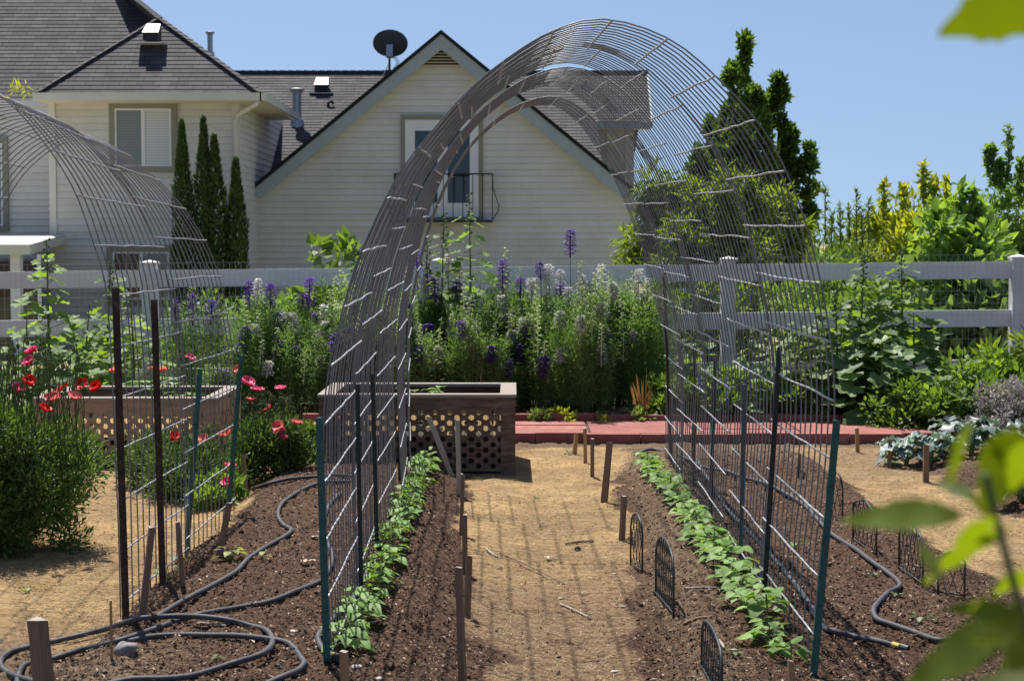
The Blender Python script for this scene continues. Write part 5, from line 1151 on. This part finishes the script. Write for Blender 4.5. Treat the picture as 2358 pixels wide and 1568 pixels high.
def straps(px, ptop, Y, n, mat, label, wid=.25):
    x = at(px, 600, Y).x; zb = GZ(x, Y); H = at(px, ptop, Y).z - zb; root = thing('strap_leaf_plant', label, 'plant', (x, Y, zb)); b = MB()
    for i in range(n):
        a = rnd(0, 6.28); h = H * rnd(.5, 1.08); p = Vector((x + rnd(-.06, .06), Y + rnd(-.05, .05), zb - .01)); d = Vector((cos(a) * wid * rnd(.2, 1), sin(a) * wid * .5, 1))
        b.leaf(p, d, (cos(a + 1.3) , sin(a + 1.3) , .2), h, rnd(.018, .034), lambda t: (1 - t) ** .5 * .9 + .05 if t > .2 else .6 + t * 1.7, droop=rnd(-.05, .35), fold=.25, k=6)
    b.obj('leaves', mat, root, smooth=True)
straps(1478, 855, 14.12, 30, LM['straw'], 'clump of dead straw coloured strap leaves beside the red walk', .35)
straps(1700, 850, 14.1, 34, LM['willow'], 'grey green iris clump seen through the right arch wires', .55)
straps(960, 905, 12.0, 4, LM['straw'], 'few dry strap leaves standing behind the planter', .3)

# kale
def kale(px, py, n, L, label):
    p = gpt(px, py); root = thing('kale_plant', label, 'kale', p, 'kale plants at the right'); st = MB(); lf = MB(); st.tube([p - Vector((0, 0, .03)), p + Vector((.02, 0, L * .8))], .016, 8)
    for i in range(n):
        a = i * 2.4 + rnd(-.3, .3); q = p + Vector((0, 0, L * rnd(.15, 1.0))); d = Vector((cos(a), sin(a), rnd(.15, .9))); e = q + d * L * .35; st.tube([q, e], .005, 5)
        lf.leaf(e, d, (rnd(-.3, .3), rnd(-.3, .3), 1), L * rnd(.8, 1.25), L * rnd(.55, .8), lambda t: (.55 + .45 * sin(pi * t)) * (1 + .18 * sin(t * 23)) * (1 if t < .95 else .4) * (t / .12 if t < .12 else 1), droop=rnd(.3, .9), fold=rnd(.1, .4), k=14, wav=.16)
    st.obj('stem', M['stem'], root); lf.obj('foliage', LM['kale'], root, smooth=True)
kale(2085, 1072, 18, 0.156, 'large blue green kale at the end of the right straw path'); kale(2140, 1068, 17, 0.148, 'kale behind the purplish stake'); kale(2235, 1050, 17, 0.156, 'kale in front of the seed shrub, behind the blurred leaf'); kale(2300, 1040, 17, 0.164, 'kale at the right edge below the seed shrub')
kale(2345, 1165, 16, 0.140, 'kale in the right bed, nearest the camera'); kale(2190, 1025, 15, 0.140, 'kale between the broad stake and the seed shrub'); kale(2055, 1050, 13, 0.101, 'smallest kale at the corner of the red walk')
seedling(1000, 903, 7, .05, LM['bean'], 'leafy seedling growing in the brown planter'); 
for o in [o for o in COL.objects if o.get('label') == 'leafy seedling growing in the brown planter']: 
    q = at(1000, 908, PY + .45); o.location = (q.x, q.y, pz - .06)
def pl_sprout(px, Y, z, n, L, label):
    x = at(px, 900, Y).x; root = thing('seedling', label, 'seedling', (x, Y, z), 'seedlings in the planters'); lf = MB(); st = MB(); p = Vector((x, Y, z - .01))
    for i in range(n):
        a = i * 2.4; q = p + Vector((cos(a) * L * .8, sin(a) * L * .8, L * rnd(1.6, 3.4))); st.tube([p, q], .003, 4); lf.leaf(q, (cos(a), sin(a), .3), (0, 0, 1), L, L * .85, droop=.3)
    st.obj('stem', M['stem'], root); lf.obj('foliage', LM['bean'], root, smooth=True)
pl_sprout(1035, PY + .4, pz - .27, 9, .095, 'broad leaved seedling in the brown planter, right of its neighbour'); pl_sprout(960, PY + .5, pz - .27, 8, .09, 'seedling in the brown planter behind the arch wires'); pl_sprout(350, QY + .5, qz - .27, 16, .11, 'leafy plant growing in the tan planter'); pl_sprout(420, QY + .4, qz - .27, 16, .12, 'tallest leafy plant growing in the tan planter')

# ------------------------------------------------------------------ poppies
def poppy_bush(label, cx_, cy_, rx, ry, H, n, flowers, nstem, nbud, z0=None):
    zb = GZ(cx_, cy_); root = thing('poppy_bush', label, 'poppy plant', (cx_, cy_, zb), 'poppy clumps'); f = MB(); st = MB(); bd = MB(); P = []; D = []; ncl = max(20, int(n / 70))
    for c in range(ncl):
        v = sph(1)[0]; rr = R.random() ** .35; hz = R.random() ** .8; taper = .72 + .28 * sin(pi * min(1, hz * .9 + .1)); cc = np.array([cx_ + v[0] * rr * rx * taper, cy_ + v[1] * rr * ry * taper, zb + .02 + hz * H * (.62 + .30 * (1 - abs(v[0])) + .35 * float(vnoise(np.array([cx_ * 3 + v[0] * 3.1]), np.array([v[1] * 3.1]))[0]))]); m_ = 150
        w = sph(m_) * (rng.random((m_, 1)) ** .5) * .11; P.append(cc + w); D.append(w * 8 + sph(m_) * .5 + [0, 0, .25])
    P, D = np.concatenate(P), np.concatenate(D); P[:, 2] = np.maximum(P[:, 2], zb + .01); k = len(P)
    f.cloud(P, D, sph(k) * .6 + [0, -.1, .8], rng.uniform(.018, .055, k), rng.uniform(.007, .018, k), .25); f.obj('foliage', LM['poppy'], root)
    for i in range(nstem):
        a = rnd(0, 6.28); r = R.random() ** .5; p = Vector((cx_ + cos(a) * r * rx * .85, cy_ + sin(a) * r * ry * .85, zb + H * .6)); h = H * rnd(.45, .80); q = p + Vector((rnd(-.09, .09), rnd(-.06, .06), h)); e = q + Vector((rnd(-.03, .03), 0, 0))
        st.tube([p, (p + q) / 2 + Vector((rnd(-.02, .02), 0, 0)), q, e + Vector((0, 0, .012)), e + Vector((.006, 0, -.012))], .0022, 4)
        if i < nbud: st.lathe(e + Vector((.006, 0, -.03)), [(.002, -.014), (.0095, -.004), (.010, .006), (.003, .016)], 7)
    for px, py, col, dy in flowers:
        c = at(px, py, cy_ + dy); base = Vector((cx_ + (c.x - cx_) * .5, cy_ + dy * .5, zb + min(H * .5, (c.z - zb) * .5))); st.tube([base, (base + c) / 2 + Vector((rnd(-.03, .03), 0, .03)), c], .0025, 4)
        fl = MB(); ax = Vector((rnd(-.7, .7), rnd(-.8, .1), .9)).normalized(); xa = ax.orthogonal().normalized(); ya = ax.cross(xa); r = rnd(.028, .041)
        for q in range(7):
            a = q * 2 * pi / 7 * 2 + rnd(-.2, .2); d = xa * cos(a) + ya * sin(a); rr = r * (1.0 if q < 4 else .75)
            fl.leaf(c, d + ax * rnd(.35, 1.25), ax - d * .4, rr * 1.25, rr * 1.6, lambda t: .25 + .95 * sin(pi * min(1, .16 + t * .74)), droop=rnd(.0, .25), fold=rnd(.05, .35), k=8, wav=.10)
        o = fl.obj('flower', LM[col], root, smooth=True)
        ce = MB(); ce.lathe(c + ax * .006, [(.002, -.004), (.005, 0), (.005, .006), (.002, .009)], 7); sub(ce, 'seed_pod', LM['budgreen'], o, root)
    st.obj('stems', M['stem'], root)
poppy_bush('large poppy bush with red and pink flowers at the left edge', -2.58, 8.45, 0.60, .45, .74, 15000, [(75, 812, 'pink', -.05), (70, 836, 'pink', -.1), (65, 878, 'red', -.2), (148, 897, 'red', 0), (122, 920, 'coral', -.1), (226, 893, 'red', 0.1), (102, 944, 'red', -.3), (190, 888, 'red', .1), (40, 900, 'pink', .1), (172, 915, 'coral', -.15)], 190, 130)
poppy_bush('second poppy mass behind the large left bush', -3.0, 9.3, .5, .4, .62, 6000, [], 40, 30)
poppy_bush('poppy clump with pink flowers right of the left arch', -1.52, 10.75, .27, .26, .40, 4200, [(569, 881, 'pink', 0), (592, 900, 'pink', -.05), (577, 922, 'coral', -.1), (646, 896, 'pink', 0), (616, 947, 'coral', -.1), (648, 994, 'pink', -.2), (682, 975, 'coral', -.1), (645, 1008, 'pink', -.2), (640, 985, 'coral', -.2)], 46, 34)
poppy_bush('poppies and weeds growing inside the far end of the left arch', -1.90, 10.3, .30, .4, .30, 3000, [(437, 826, 'pink', .3), (376, 855, 'coral', .3), (404, 1006, 'red', -.2), (530, 1076, 'pink', -.6), (523, 1112, 'pink', -.6), (548, 853, 'coral', .3), (470, 1012, 'coral', -.2), (518, 1000, 'red', -.2)], 60, 40)
poppy_bush('small green poppy plants under the left arch near the tan planter', -2.22, 10.7, .22, .3, .26, 1800, [(352, 850, 'coral', .3), (268, 853, 'coral', .2)], 26, 20)
bush('weed_clump', 'weed', 'leafy weed at the right foot of the pink poppy clump', 640, 735, 985, 11.3, LM['bush'], 1300, .06, .035, clumps=26, up=.4, dep=.25)
bush('weed_clump', 'weed', 'spreading weeds between the left arch and the poppy clump', 440, 560, 1080, 10.0, LM['bush'], 1500, .05, .03, clumps=30, up=.4, dep=.4)
vine = MB(); c = at(38, 207, 6.95); n = 55; P = np.array(c) + rng.normal(size=(n, 3)) * [.022, .04, .010]; vine.cloud(P, sph(n), sph(n), rng.uniform(.02, .06, n), .006, .2)
tag(vine.obj('dried_vine', LM['yellow']), 'scrap of dried yellow vine caught on top of the left arch', 'vine')

# ------------------------------------------------------------------ near branch
br = thing('apple_branch', 'blurred leafy branch close to the camera at the right edge', 'branch', at(2425, 1640, .92))
b = MB(); b.tube(spline([at(2460, 1900, .94), at(2425, 1640, .92), at(2350, 1400, .9), at(2300, 1215, .9), at(2268, 1090, .9)], 6), [.0024] * 25, 7); b.obj('stem', M['stem'], br, smooth=True)
def nleaf(b0, t0, wpx, Y=1.1, dY=.03, up=(0, -.6, .8), droop=.12, fold=.12, par=None):
    Y = Y * .82; p, q = at(*b0, Y), at(*t0, Y + dY); L = (q - p).length; m_ = MB(); pt_ = MB()
    m_.leaf(p, q - p, up, L, wpx * Y / F_PX, lambda t: sin(pi * min(1, (t * .96 + .02) ** .8)) * (1 + .10 * sin(t * 37)), droop=droop, fold=fold, k=14, wav=.035); m_.obj('leaf', LM['near'], par or br, smooth=True)
for a in (((2215, 1190), (1930, 1168), 84), ((2185, 1115), (2238, 945), 62, 1.12), ((2325, 1212), (2128, 1315), 92), ((2350, 990), (2262, 1160), 120, 1.13), ((2360, 1425), (2170, 1375), 74, 1.08), ((2345, 1440), (2080, 1548), 118), ((2375, 1430), (2290, 1590), 100, 1.14), ((2300, 1215), (2215, 1120), 60, 1.05), ((2160, 1340), (2118, 1225), 46, 1.06), ((2400, 1320), (2290, 1350), 80, 1.15), ((2420, 1560), (2140, 1600), 90, 1.1), ((2400, 1010), (2330, 1120), 100, 1.09), ((2270, 1095), (2300, 985), 50, 1.12), ((2290, 1190), (2190, 1260), 60, 1.0), ((2250, 1150), (2150, 1090), 44, 1.2), ((2310, 1330), (2230, 1395), 66, 1.0), ((2340, 1400), (2358, 1270), 90, 1.18), ((2330, 1480), (2240, 1460), 60, 1.0)):
    nleaf(*a, up=(rnd(-.25, .25), rnd(.55, .9), .6) if R.random() < .68 else (rnd(-.3, .3), -rnd(.5, .9), rnd(.5, .9)))
br2 = thing('apple_branch', 'single blurred leaf hanging close to the camera at the top right corner', 'branch', at(2470, -60, .86))
b = MB(); b.tube([at(2560, -160, .87), at(2470, -60, .86), at(2430, -20, .86)], .003, 6); b.obj('stem', M['stem'], br2)
nleaf((2440, -10), (2160, 66), 170, 1.05, up=(.1, .75, .6), droop=.05, par=br2)
